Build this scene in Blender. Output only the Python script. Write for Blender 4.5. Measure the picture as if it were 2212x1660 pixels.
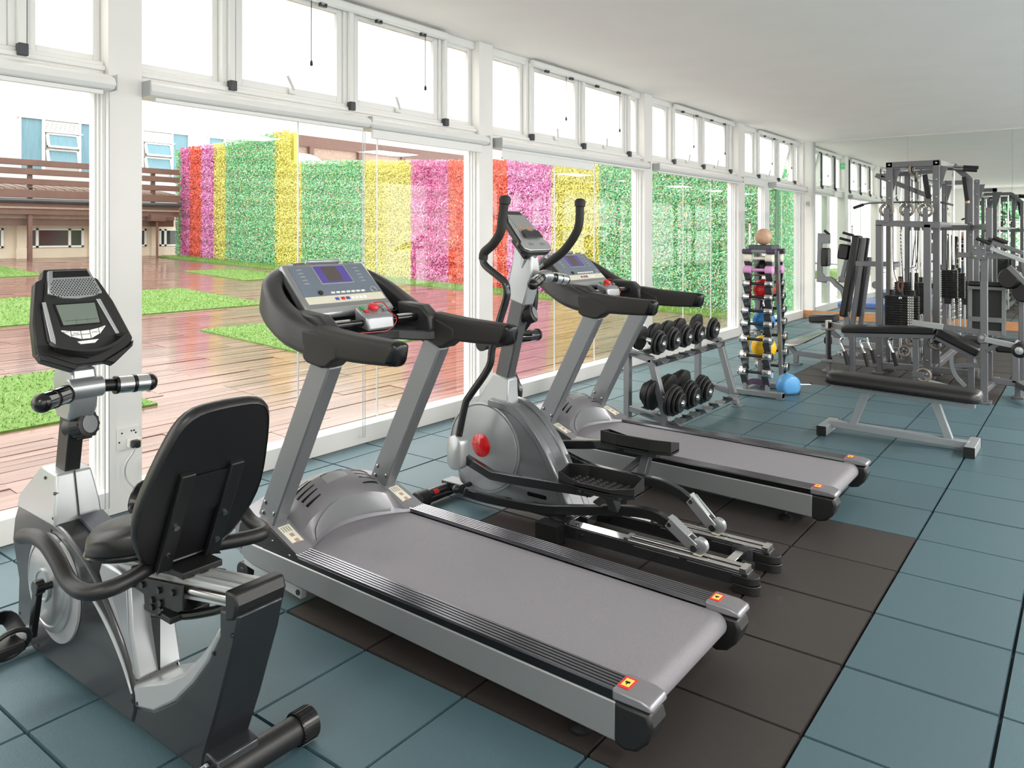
import bpy, math, random
from mathutils import Vector, Matrix
for o in list(bpy.data.objects): bpy.data.objects.remove(o)
C = bpy.context.scene.collection
V = Vector
R = random.Random(7)
rad = math.radians

# ---------------------------------------------------------------- camera, sky, sun, exposure
YAW = rad(37.18)
cam = bpy.data.objects.new('camera', bpy.data.cameras.new('camera')); C.objects.link(cam)
cam.location = (0, 0, 1.61); cam.rotation_euler = (rad(90), 0, YAW - rad(90))
cam.data.sensor_width = 36; cam.data.lens = 1660 / 2212 * 36
cam.data.shift_y = -(830 - 506) / 2212; cam.data.clip_start = .05; cam.data.clip_end = 300
bpy.context.scene.camera = cam
W = bpy.data.worlds.new('sky'); bpy.context.scene.world = W; W.use_nodes = True
bg = W.node_tree.nodes['Background']; bg.inputs[0].default_value = (1, .985, .96, 1); bg.inputs[1].default_value = 1.6
sun = bpy.data.objects.new('sun', bpy.data.lights.new('sun', 'SUN')); C.objects.link(sun)
sun.data.energy = 1.8; sun.data.angle = rad(25); sun.data.color = (1, .95, .86)
sun.rotation_euler = V((.42, -.62, -.85)).to_track_quat('-Z', 'Y').to_euler()
vs = bpy.context.scene.view_settings
vs.view_transform = 'Standard'; vs.look = 'None'; vs.gamma = 1; vs.exposure = 1.05; vs.use_curve_mapping = False
# fill panels added out of view on the ceiling to brighten the room
FILL_LIGHTS = [(-2.0, -2.8, 45), (1.0, -2.8, 45), (4.5, -2.8, 90), (8.0, -2.8, 140), (11.5, -2.8, 150), (-2.2, 1.0, 45)]

# ---------------------------------------------------------------- materials
def s2l(c): return tuple(((x / 12.92) if x <= .04045 else ((x + .055) / 1.055) ** 2.4) for x in c)
def rgb(h): return s2l(tuple(int(h[i:i+2], 16) / 255 for i in (0, 2, 4))) + (1,)
def M(name, col, rough=.5, metal=0, var=0, nscale=60, bump=0, bscale=None, coat=0, obvar=0, islvar=0, spec=.5, rvar=0, stretch=None, speck=None, emit=0):
    m = bpy.data.materials.new(name); m.use_nodes = True
    t = m.node_tree; N = t.nodes; L = t.links; p = N['Principled BSDF']
    c = rgb(col) if isinstance(col, str) else tuple(col) + (1,)
    p.inputs['Base Color'].default_value = c; p.inputs['Roughness'].default_value = rough; p.inputs['Metallic'].default_value = metal
    p.inputs['Coat Weight'].default_value = coat; p.inputs['Specular IOR Level'].default_value = spec
    p.inputs['Coat Roughness'].default_value = .12
    if emit:
        p.inputs['Emission Color'].default_value = c; p.inputs['Emission Strength'].default_value = emit
    tc = N.new('ShaderNodeTexCoord'); src = tc.outputs['Object']
    if stretch:
        mp = N.new('ShaderNodeMapping'); mp.inputs['Scale'].default_value = stretch; L.new(src, mp.inputs['Vector']); src = mp.outputs['Vector']
    def noise(sc, det=3):
        n = N.new('ShaderNodeTexNoise'); n.inputs['Scale'].default_value = sc; n.inputs['Detail'].default_value = det
        L.new(src, n.inputs['Vector']); return n.outputs['Fac']
    def remap(o, a, b):
        r = N.new('ShaderNodeMapRange'); r.inputs['To Min'].default_value = a; r.inputs['To Max'].default_value = b
        r.inputs['From Min'].default_value = .3; r.inputs['From Max'].default_value = .7
        L.new(o, r.inputs['Value']); return r.outputs['Result']
    val = None
    if var: val = remap(noise(nscale), 1 - var, 1 + var)
    def rnd(out, amt):
        r = N.new('ShaderNodeMapRange'); r.inputs['To Min'].default_value = 1 - amt; r.inputs['To Max'].default_value = 1 + amt
        L.new(out, r.inputs['Value']); return r.outputs['Result']
    for amt, kind in ((obvar, 'o'), (islvar, 'i')):
        if amt:
            n = N.new('ShaderNodeObjectInfo' if kind == 'o' else 'ShaderNodeNewGeometry')
            o = rnd(n.outputs['Random' if kind == 'o' else 'Random Per Island'], amt)
            if val is None: val = o
            else:
                mu = N.new('ShaderNodeMath'); mu.operation = 'MULTIPLY'; L.new(val, mu.inputs[0]); L.new(o, mu.inputs[1]); val = mu.outputs[0]
    if val is not None:
        h = N.new('ShaderNodeHueSaturation'); h.inputs['Color'].default_value = c; L.new(val, h.inputs['Value']); col_o = h.outputs['Color']
        if speck:
            th = N.new('ShaderNodeMath'); th.operation = 'GREATER_THAN'; th.inputs[1].default_value = speck[1]; L.new(noise(speck[2], 1), th.inputs[0])
            mx = N.new('ShaderNodeMix'); mx.data_type = 'RGBA'; L.new(th.outputs[0], mx.inputs['Factor']); L.new(col_o, mx.inputs['A']); mx.inputs['B'].default_value = rgb(speck[0]); col_o = mx.outputs['Result']
        L.new(col_o, p.inputs['Base Color'])
    if rvar: L.new(remap(noise(rvar[0], 4), rvar[1], rvar[2]), p.inputs['Roughness'])
    if bump:
        b = N.new('ShaderNodeBump'); b.inputs['Strength'].default_value = bump; b.inputs['Distance'].default_value = .004
        L.new(noise(bscale or nscale), b.inputs['Height']); L.new(b.outputs['Normal'], p.inputs['Normal'])
    return m
def leaf_mat(name, cols):
    m = bpy.data.materials.new(name); m.use_nodes = True; t = m.node_tree; N = t.nodes; L = t.links; p = N['Principled BSDF']
    g = N.new('ShaderNodeNewGeometry'); r = N.new('ShaderNodeValToRGB'); r.color_ramp.interpolation = 'CONSTANT'
    e = r.color_ramp.elements; n = len(cols)
    for i, (pos, c) in enumerate(cols):
        if i < 2: el = e[i]; el.position = pos
        else: el = e.new(pos)
        el.color = rgb(c)
    L.new(g.outputs['Random Per Island'], r.inputs['Fac']); L.new(r.outputs['Color'], p.inputs['Base Color'])
    p.inputs['Roughness'].default_value = .5
    return m
def glass_mat(name, tint, rough=0.0, refl=.5, milky=0):
    m = bpy.data.materials.new(name); m.use_nodes = True; t = m.node_tree; N = t.nodes; L = t.links; N.remove(N['Principled BSDF'])
    tr = N.new('ShaderNodeBsdfTransparent'); tr.inputs[0].default_value = tint + (1,)
    gl = N.new('ShaderNodeBsdfGlossy'); gl.inputs['Roughness'].default_value = rough
    fr = N.new('ShaderNodeFresnel'); fr.inputs[0].default_value = 1.45
    mu = N.new('ShaderNodeMath'); mu.operation = 'MULTIPLY'; mu.inputs[1].default_value = refl; L.new(fr.outputs[0], mu.inputs[0])
    base = tr.outputs[0]
    if milky:
        tl = N.new('ShaderNodeBsdfTranslucent'); tl.inputs[0].default_value = (.95, .96, .95, 1)
        mm = N.new('ShaderNodeMixShader'); mm.inputs[0].default_value = milky; L.new(base, mm.inputs[1]); L.new(tl.outputs[0], mm.inputs[2]); base = mm.outputs[0]
    mx = N.new('ShaderNodeMixShader'); L.new(mu.outputs[0], mx.inputs[0]); L.new(base, mx.inputs[1]); L.new(gl.outputs[0], mx.inputs[2])
    L.new(mx.outputs[0], N['Material Output'].inputs[0]); return m

mWall = M('white wall paint', 'f1efec', .55, var=.02, nscale=3)
mCeil = M('ceiling paint', 'f7f2ee', .8, var=.015, nscale=2)
mAlu = M('white aluminium frame', 'eeeeec', .35)
mAluG = M('grey aluminium channel', 'b9bcbd', .35, .3)
mGlass = glass_mat('clear glass', (.985, .99, .985), refl=.12)
mFrost = glass_mat('frosted glass', (.98, .985, .985), milky=.4, refl=.2)
mMirror = M('mirror silver', (.86, .90, .87), .01, 1)
mTeal = M('teal rubber tile', '435d66', .42, var=.14, spec=.6, nscale=260, bump=.35, bscale=420, obvar=.07)
mDarkT = M('dark brown rubber tile', '322d2b', .5, var=.3, nscale=260, bump=.4, bscale=420, obvar=.08)
mJoint = M('dark floor base', '20282b', .9)
mWood = M('wood skirting', 'b98458', .5, var=.2, nscale=8, stretch=(1, 1, 12))
mBlk = M('black plastic', '141415', .42, bump=.08, bscale=900)
mBlkS = M('smooth black plastic', '0f0f11', .22)
mChar = M('charcoal plastic', '302f31', .38, bump=.08, bscale=900)
mGrip = M('dark foam grip', '22201f', .6, bump=.15, bscale=700)
mSil = M('silver paint', 'a2a5a8', .3, .65)
mSilL = M('light silver plastic', 'b2b5b7', .3, .5)
mGrey = M('grey painted panel', '8b8e90', .38, .45)
mHood = M('gunmetal hood paint', '8c8b90', .34, .55)
mFrameG = M('grey powder coated steel', '7f8285', .4, .55, var=.06, nscale=300)
mFrameD = M('dark steel', '4a4c50', .35, .6)
mChrome = M('chrome', 'd8d8d8', .08, 1)
mSteel = M('brushed steel', 'c4c2be', .22, 1)
mBolt = M('bolt steel', '9a9a9a', .25, 1)
mVinyl = M('black vinyl upholstery', '151416', .36, bump=.1, bscale=300)
mBelt = M('grey running belt', '807e84', .55, var=.16, nscale=350, bump=.5, bscale=500)
mRubber = M('black rubber', '111113', .5, bump=.1, bscale=300)
mRed = M('red enamel', 'c3161c', .15, coat=.6)
mRedM = M('red plastic', 'd2262c', .35)
mBlueV = M('blue vinyl', '4f6ba8', .4)
mWhite = M('white plastic', 'f0f0ec', .4)
mScr = M('grey green lcd', '6e7a70', .2)
mPanelB = M('slate console panel', '6d7886', .35)
mScrV = M('violet display', '4a4080', .25, emit=.25)
mTan = M('tan leather', 'c9a488', .45, bump=.1, bscale=120)
mYel = M('yellow ball vinyl', 'f0ba10', .35)
mBlu = M('blue ball vinyl', '1c7fc4', .35)
mBag = M('sky blue plastic', '5aa0d8', .3)
mPink = M('pink vinyl', 'd49ac8', .45)
mCream = M('cream vinyl', 'e6e0d0', .45)
mPurp = M('purple vinyl', '4a3a54', .45)
mYelSt = M('yellow sticker', 'ead25a', .5)
mStick = M('pale sticker', 'd8d6c4', .45)
mGreenE = M('green lit sign', '23a050', .4, emit=.4)
mBoard = M('wet deck board', '7d6158', .2, obvar=.16, islvar=.16, var=.2, nscale=5, stretch=(.5, 8, 8), rvar=(2.2, .04, .26), spec=.6)
mLawn = M('turf base', '55752f', .9, var=.25, nscale=30)
mBlade = leaf_mat('grass blades', [(0, '6d9440'), (.3, '7da14c'), (.6, '8aad5b'), (.85, '5f8436')])
mFac = M('cream render facade', 'dccfba', .7, var=.04, nscale=2)
mFacW = M('white render facade', 'd6d5d2', .7)
mBrown = M('brown painted timber', '67493f', .5, var=.1, nscale=6)
mBrownL = M('weathered roof slats', '9a8476', .6, var=.15, nscale=12)
mCurt = M('pale blue curtain', '6f95a3', .6, var=.15, nscale=14, stretch=(6, 1, .2))
mDarkG = M('dark window glass', '3a3f3c', .08)

# ---------------------------------------------------------------- mesh helpers
class B:
    def __init__(s): s.v = []; s.f = []
    def add(s, vs, fs):
        o = len(s.v); s.v += [tuple(v) for v in vs]; s.f += [tuple(i + o for i in f) for f in fs]; return s
    def hexa(s, p):
        return s.add(p, [(0, 3, 2, 1), (4, 5, 6, 7), (0, 1, 5, 4), (1, 2, 6, 5), (2, 3, 7, 6), (3, 0, 4, 7)])
    def box(s, x0, x1, y0, y1, z0, z1):
        return s.hexa([(x0, y0, z0), (x1, y0, z0), (x1, y1, z0), (x0, y1, z0), (x0, y0, z1), (x1, y0, z1), (x1, y1, z1), (x0, y1, z1)])
    def loft(s, rings, caps=True, close=True):
        n = len(rings[0]); o = len(s.v)
        for r in rings: s.v += [tuple(p) for p in r]
        for k in range(len(rings) - 1):
            for i in range(n if close else n - 1):
                j = (i + 1) % n
                s.f.append((o + k*n + i, o + k*n + j, o + (k+1)*n + j, o + (k+1)*n + i))
        if caps: s.f.append(tuple(o + i for i in reversed(range(n)))); s.f.append(tuple(o + (len(rings)-1)*n + i for i in range(n)))
        return s
    def prism(s, poly, lo, hi, axis='x'):
        f = {'x': lambda a, b, t: (t, a, b), 'y': lambda a, b, t: (a, t, b), 'z': lambda a, b, t: (a, b, t)}[axis]
        return s.loft([[f(a, b, lo) for a, b in poly], [f(a, b, hi) for a, b in poly]])
    def bar(s, p, q, w, h, up=(0, 0, 1)):
        p, q = V(p), V(q); d = (q - p).normalized(); u = V(up)
        if abs(d.dot(u)) > .98: u = V((1, 0, 0))
        a = d.cross(u).normalized() * w / 2; b = a.normalized().cross(d).normalized() * h / 2
        return s.loft([[c - a - b, c + a - b, c + a + b, c - a + b] for c in (p, q)])
    def tube(s, pts, r, n=12, caps=True):
        pts = [V(p) for p in pts]; m = len(pts); rs = r if isinstance(r, (list, tuple)) else [r] * m
        T = [(pts[min(i+1, m-1)] - pts[max(i-1, 0)]).normalized() for i in range(m)]
        u = V((0, 0, 1)) if abs(T[0].z) < .9 else V((1, 0, 0)); rings = []
        for i in range(m):
            a = T[i].cross(u)
            if a.length < 1e-5: a = T[i].orthogonal()
            a.normalize(); u = a.cross(T[i]).normalized()
            rings.append([pts[i] + (a * math.cos(t) + u * math.sin(t)) * rs[i] for t in (2 * math.pi * k / n for k in range(n))])
        return s.loft(rings, caps)
    def ribbon(s, pts, w, h, up=(0, 0, 1)):        # rectangular section swept along a path
        pts = [V(p) for p in pts]; m = len(pts); rings = []
        for i in range(m):
            t = (pts[min(i+1, m-1)] - pts[max(i-1, 0)]).normalized(); a = t.cross(V(up)).normalized(); b = a.cross(t).normalized()
            ww = w[i] if isinstance(w, (list, tuple)) else w; hh = h[i] if isinstance(h, (list, tuple)) else h
            rings.append([pts[i] - a*ww/2 - b*hh/2, pts[i] + a*ww/2 - b*hh/2, pts[i] + a*ww/2 + b*hh/2, pts[i] - a*ww/2 + b*hh/2])
        return s.loft(rings)
    def cyl(s, p, q, r, n=16, r2=None): return s.tube([p, q], [r, r if r2 is None else r2], n)
    def lathe(s, p, d, prof, n=20):                 # prof: (distance along d, radius)
        p, d = V(p), V(d).normalized(); a = d.orthogonal().normalized(); b = d.cross(a)
        return s.loft([[p + d * t + (a * math.cos(k*2*math.pi/n) + b * math.sin(k*2*math.pi/n)) * max(r, 1e-4) for k in range(n)] for t, r in prof])
    def ball(s, c, r, n=20, sc=(1, 1, 1)):
        c = V(c); k = n // 2
        return s.loft([[c + V((r*sc[0]*math.sin(a)*math.cos(b), r*sc[1]*math.sin(a)*math.sin(b), r*sc[2]*math.cos(a))) for b in (2*math.pi*i/n for i in range(n))] for a in (math.pi * (j + .02) / (k + .04) for j in range(k + 1))])
    def ring(s, c, d, R_, r, n=24, m=8):            # torus
        c, d = V(c), V(d).normalized(); a = d.orthogonal().normalized(); b = d.cross(a); o = len(s.v)
        for i in range(n):
            e = a * math.cos(2*math.pi*i/n) + b * math.sin(2*math.pi*i/n)
            for j in range(m): s.v.append(tuple(c + e * (R_ + r * math.cos(2*math.pi*j/m)) + d * r * math.sin(2*math.pi*j/m)))
        for i in range(n):
            for j in range(m): s.f.append((o + i*m + j, o + ((i+1) % n)*m + j, o + ((i+1) % n)*m + (j+1) % m, o + i*m + (j+1) % m))
        return s
def smooth(pts, k=5):
    P = [V(p) for p in pts]; P = [2*P[0] - P[1]] + P + [2*P[-1] - P[-2]]; out = []
    for i in range(1, len(P) - 2):
        for j in range(k):
            t = j / k; a, b, c, d = P[i-1:i+3]
            out.append(.5 * ((2*b) + (c - a)*t + (2*a - 5*b + 4*c - d)*t*t + (3*b - a - 3*c + d)*t**3))
    return out + [P[-2]]
def rpoly(cx, cy, w, h, r, k=4):                     # rounded rectangle
    out = []
    for sx, sy, a0 in ((1, -1, -90), (1, 1, 0), (-1, 1, 90), (-1, -1, 180)):
        for i in range(k + 1):
            a = rad(a0 + 90 * i / k); out.append((cx + sx*(w/2 - r) + r*math.cos(a), cy + sy*(h/2 - r) + r*math.sin(a)))
    return out
def obj(name, b, m, parent=None, bev=0, sharp=35, label=None, kind=None, flat=False):
    me = bpy.data.meshes.new(name); me.from_pydata(b.v, [], b.f); me.materials.append(m)
    if not flat:
        me.shade_smooth(); me.set_sharp_from_angle(angle=rad(sharp))
    me.update()
    o = bpy.data.objects.new(name, me); C.objects.link(o)
    if parent is not None:
        o.parent = parent
        if parent.type == 'EMPTY': o.matrix_parent_inverse = Matrix.Translation(-V(parent.location))
    if bev:
        md = o.modifiers.new('bevel', 'BEVEL'); md.width = bev; md.segments = 2; md.limit_method = 'ANGLE'; md.angle_limit = rad(40)
        md.harden_normals = False
    if label: o['label'] = label
    if kind: o['kind'] = kind
    return o
def thing(name, label, cat, loc=(0, 0, 0), group=None):
    o = bpy.data.objects.new(name, None); C.objects.link(o); o.location = loc; o.empty_display_size = .1
    o['label'] = label; o['category'] = cat
    if group: o['group'] = group
    return o
def tag(o, label, cat, group=None):
    o['label'] = label; o['category'] = cat
    if group: o['group'] = group
    return o
def struct(name, loc=(0, 0, 0)):
    o = bpy.data.objects.new(name, None); C.objects.link(o); o.location = loc; o['kind'] = 'structure'; return o
def dup(root, loc, label=None, rotz=0):
    r = root.copy(); C.objects.link(r); r.location = loc; r.rotation_euler[2] += rotz
    if label: r['label'] = label
    for ch in list(root.children):
        c = ch.copy(); C.objects.link(c); c.parent = r; c.matrix_parent_inverse = ch.matrix_parent_inverse.copy()
        for g in list(ch.children):
            d = g.copy(); C.objects.link(d); d.parent = c; d.matrix_parent_inverse = g.matrix_parent_inverse.copy()
    return r
def text(name, body, size, mat, parent, mtx, extrude=.0006):
    cu = bpy.data.curves.new(name, 'FONT'); cu.body = body; cu.size = size; cu.extrude = extrude; cu.align_x = 'CENTER'; cu.align_y = 'CENTER'
    tmp = bpy.data.objects.new(name + '_curve', cu); me = bpy.data.meshes.new_from_object(tmp); bpy.data.objects.remove(tmp); me.materials.clear(); me.materials.append(mat)
    o = bpy.data.objects.new(name, me); C.objects.link(o)
    if parent is not None:
        o.parent = parent
        if parent.type == 'EMPTY': o.matrix_parent_inverse = Matrix.Translation(-V(parent.location))
    o.matrix_basis = mtx; return o
def frame_mtx(o, x, y):                               # object axes x (text direction), y (text up)
    x, y = V(x).normalized(), V(y).normalized(); z = x.cross(y)
    m = Matrix((x, y, z)).transposed().to_4x4(); m.translation = V(o); return m
def share(src, name, parent, loc):                    # same mesh, new place
    o = bpy.data.objects.new(name, src); C.objects.link(o); o.parent = parent; o.location = loc; return o
# ================================================================ ROOM
CEIL = 3.375; XM = 15.22; YW = 4.48; XE = -4.0; YR = -5.0
floor = struct('floor')
obj('floor_base', B().box(XE, XM + .1, YR, 4.7, -.3, -.02), mJoint, floor)
TX, TY, TS = 2.531, .750, .5
def tile_bm(): return B().hexa([(-.247, -.247, -.03), (.247, -.247, -.03), (.247, .247, -.03), (-.247, .247, -.03), (-.243, -.243, 0), (.243, -.243, 0), (.243, .243, 0), (-.243, .243, 0)])
def mkmesh(name, b, m):
    me = bpy.data.meshes.new(name); me.from_pydata(b.v, [], b.f); me.materials.append(m); return me
tileT = mkmesh('tile', tile_bm(), mTeal); tileD = mkmesh('tile_dark', tile_bm(), mDarkT)
def dark(i, j):
    return (-1 <= i <= 3 and 0 <= j <= 3) or (12 <= i <= 20 and 0 <= j <= 3)
cells = []
for i in range(-14, 26):
    for j in range(-12, 8):
        x, y = TX + (i + .5) * TS, TY + (j + .5) * TS
        if x - TS/2 < XE or y + TS/2 < YR: continue
        d = x * math.cos(YAW) + y * math.sin(YAW); l = x * math.sin(YAW) - y * math.cos(YAW)
        vis = d > 1.2 and abs(l) < d * .70
        cells.append((0 if vis else 1, d, i, j, x, y))
cells.sort()
rest = {0: B(), 1: B()}
for k, (_, d, i, j, x, y) in enumerate(cells):
    w = .5 if y + .25 < YW else 2 * (YW - (y - .25)) / 2
    dz = R.uniform(-.0015, .001)
    if k < 300:
        o = share(tileD if dark(i, j) else tileT, 'tile', floor, (x, y, dz))
        o.rotation_euler = (0, 0, R.uniform(-.004, .004))
    else:
        t = tile_bm(); rest[dark(i, j)].add([(a + x, b + y, c + dz) for a, b, c in t.v], t.f)
obj('far_tiles', rest[0], mTeal, floor, kind='stuff', flat=True)
if rest[1].v: obj('far_dark_tiles', rest[1], mDarkT, floor, kind='stuff', flat=True)
ceil = obj('ceiling', B().box(XE, XM + .1, YR - .1, 4.72, CEIL, CEIL + .25), mCeil); ceil['kind'] = 'structure'
# window wall: columns, sill, lintel
COLS = [(-1.2, -1.0), (2.10, 2.295), (5.415, 5.612), (8.645, 8.862), (11.82, 12.10)]
wl = struct('wall_left')
for a, b in COLS: obj('column', B().box(a, b, YW, 4.65, 0, CEIL), mWall, wl, bev=.004)
obj('column', B().box(XE, XE + .3, YW, 4.65, 0, CEIL), mWall, wl)
obj('column', B().box(15.19, XM + .1, YW, 4.65, 0, CEIL), mWall, wl, bev=.004)
BAYS = [(2.295, 5.415), (5.612, 8.645), (8.862, 11.82), (12.10, 15.19), (-1.0, 2.10), (XE + .3, -1.2)]
for a, b in BAYS:
    obj('sill', B().prism([(YW, 0), (4.65, 0), (4.65, .13), (YW + .07, .15), (YW + .02, .145), (YW, .135)], a, b), mWall, wl, bev=.003)
    obj('lintel', B().box(a, b, 4.53, 4.65, 2.43, 2.60).box(a, b, 4.51, 4.65, 2.545, 2.575), mAlu, wl, bev=.006)
    obj('head_rail', B().box(a, b, 4.54, 4.65, 3.31, CEIL), mAlu, wl, bev=.004)
def handle_at(x, z, par):
    b = B().box(x - .02, x + .02, 4.50, 4.535, z - .03, z + .01).bar((x, 4.5, z - .005), (x - .10, 4.44, z + .075), .018, .012)
    obj('handle', b, mAlu, par, bev=.002)
def bay(n, a, b, joints, posts, ratios=(0, .145, .445, .765, 1), tilt=None):
    w = struct('window_%d' % n)
    # lower glazing
    xs = [a] + joints + [b]
    for x0, x1 in zip(xs[:-1], xs[1:]):
        obj('pane', B().box(x0 + .0025, x1 - .0025, 4.612, 4.622, .145, 2.44), mGlass, w)
    for x in joints: obj('joint', B().box(x - .0025, x + .0025, 4.610, 4.624, .145, 2.44), mAluG, w)
    for x0, x1 in posts:
        obj('post', B().box(x0, x1, 4.575, 4.64, .14, 2.45).box(x0 + .01, x1, 4.55, 4.575, .14, 2.45).box(x0 + .02, x1, 4.525, 4.55, .14, 2.45), mAlu, w, bev=.003)
    # upper lights: fixed, sash, sash, fixed
    q = [a + (b - a) * r for r in ratios]; z0, z1 = 2.60, 3.325
    for i, (x0, x1) in enumerate(zip(q[:-1], q[1:])):
        sash = i in (1, 2)
        f = .05 if sash else .04; yb = 4.545 if sash else 4.58
        x0i, x1i = x0 + .055 * (i > 0), x1 - .055 * (i < 3)
        fr = B()
        for bx in ((x0i, x0i + f, z0, z1), (x1i - f, x1i, z0, z1), (x0i + f, x1i - f, z0, z0 + f), (x0i + f, x1i - f, z1 - f, z1)):
            fr.box(bx[0], bx[1], yb, yb + .05, bx[2], bx[3])
        pb = B().box(x0i + f, x1i - f, yb + .02, yb + .028, z0 + f, z1 - f)
        if sash and tilt and i in tilt:
            for bb in (fr, pb): bb.v = [(x, y + (z1 - z) * .28, z) for x, y, z in bb.v]
        so = obj('sash' if sash else 'fixed_light', fr, mAlu, w, bev=.004)
        obj('pane', pb, mFrost, so)
        if sash:
            handle_at((x0 + x1) / 2 - .02, z0 + .03 if not (tilt and i in tilt) else z0 + .04, so)
            obj('blind_cassette', B().prism(rpoly(4.49, 3.325, .055, .065, .02), x0 - .01, x1 - .01), mAlu, w, sharp=50)
            hk = B()
            for xx in (x0 + (x1-x0)*.25, x0 + (x1-x0)*.72): hk.box(xx - .03, xx + .03, 4.475, 4.5, 3.268, 3.28).box(xx - .03, xx - .02, 4.475, 4.5, 3.28, 3.295).box(xx + .02, xx + .03, 4.475, 4.5, 3.28, 3.295)
            obj('bracket', hk, mFrameD, w)
            xc = x0 + (x1 - x0) * (.62 if i == 1 else .75)
            obj('pull_cord', B().tube([(xc, 4.49, 3.29), (xc, 4.49, 2.86)], .003, 6).lathe((xc, 4.49, 2.86), (0, 0, -1), [(0, .004), (.01, .009), (.035, .011), (.04, .004)], 8), mGrip, w)
    for x in q[1:4]:
        obj('mullion', B().box(x - .055, x + .055, 4.53, 4.63, z0, z1 + .02).box(x - .02, x + .02, 4.495, 4.53, z0, z1), mAlu, w, bev=.004)
        obj('gasket', B().box(x + .018, x + .024, 4.50, 4.53, z0, z1), mFrameD, w)
        obj('end_cap', B().box(x - .024, x + .024, 4.48, 4.525, z0 - .05, z0 + .015), mFrameD, w, bev=.004)
    return w
bay(2, 2.295, 5.415, [3.511, 4.285], [(5.38, 5.415)], (0, .195, .52, .86, 1))
bay(3, 5.612, 8.645, [6.839, 7.661], [(8.60, 8.645)], (0, .215, .54, .885, 1))
bay(4, 8.862, 11.82, [10.069, 11.05], [(11.77, 11.82)], (0, .23, .56, .91, 1))
bay(5, 12.10, 15.19, [14.34], [(13.15, 13.40), (15.12, 15.19)], (0, .23, .56, .86, 1), tilt=(2,))
bay(1, -1.0, 2.10, [.05, 1.05], [(2.065, 2.10)], (0, .22, .53, .86, 1))
bay(6, XE + .3, -1.2, [-2.5], [(-1.3, -1.2)], (0, .2, .52, .85, 1))
BL = [(2.30, 4.02, 'white blind cassette over the pane facing the striped hedge end'), (4.02, 5.45, 'white blind cassette with its blind let down a hand, beside the second pillar'),
      (5.64, 8.62, 'white blind cassette above the elliptical trainer and far treadmill'), (8.88, 11.80, 'white blind cassette above the dumbbell rack'),
      (13.35, 15.15, 'short white blind cassette above the narrow pane by the mirror'), (-.98, 2.10, 'white blind cassette above the recumbent bike console'), (-3.6, -1.25, 'white blind cassette in the window bay behind the bike')]
for k, (a, b, lab) in enumerate(BL):
    t = thing('roller_blind', lab, 'blind', ((a + b) / 2, 4.42, 2.42), 'roller blinds along the window wall')
    obj('cassette', B().prism([(4.40, 2.425), (4.47, 2.418), (4.53, 2.42), (4.53, 2.515), (4.44, 2.512), (4.39, 2.485), (4.38, 2.45)], a, b), mAlu, t, bev=.006, sharp=50)
    obj('end_cap', B().box(a - .008, a, 4.385, 4.53, 2.42, 2.51).box(b, b + .008, 4.385, 4.53, 2.42, 2.51), mAluG, t, bev=.003)
    obj('bottom_rail', B().box(a + .05, b - .05, 4.43, 4.455, 2.395 if k != 1 else 2.35, 2.42), mAlu, t, bev=.003)
    if k in (0, 5):
        xc = b - .04 if k == 5 else b - .05
        for dx in (0, .022):
            cb = B().tube([(xc + dx, 4.435, 2.42), (xc + dx, 4.435, .06)], .0035, 6)
            obj('chain', cb, mAluG, t)
    if k == 2:
        obj('fabric', B().box(a + .06, a + 1.7, 4.438, 4.442, 2.33, 2.4).box(a + .06, a + 1.7, 4.43, 4.45, 2.315, 2.335), mAlu, t)
# mirror wall
wb = struct('wall_back')
obj('wall_panel', B().box(XM, XM + .15, YR, 4.60, 0, CEIL), mWall, wb)
bb = obj('baseboard_back', B().box(XM - .02, XM, YR, YW, 0, .145), mWood, bev=.003); bb['kind'] = 'structure'
mi = thing('wall_mirror', 'large wall mirror reflecting the machines and windows', 'mirror', (XM, 1, .16))
ys = [4.26, 2.664, 1.093, -.5, -2.1, -3.7]
for a, b in zip(ys[1:], ys[:-1]): obj('mirror_panel', B().box(XM - .012, XM - .003, a + .0012, b - .0012, .15, 3.355), mMirror, mi)
obj('edge_strip', B().box(XM - .03, XM, 4.26, 4.30, .15, 3.36), mAluG, mi, bev=.003)
# small door stop on the back wall
ds = thing('wall_hook', 'small grey hook on the white strip beside the mirror', 'hook', (XM, 4.40, 2.1))
obj('hook_plate', B().box(XM - .01, XM, 4.37, 4.43, 2.14, 2.24), mAluG, ds, bev=.003)
obj('hook_arm', B().tube([(XM - .01, 4.40, 2.19), (XM - .07, 4.40, 2.18), (XM - .08, 4.40, 2.22)], .012, 8), mAluG, ds)
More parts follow.
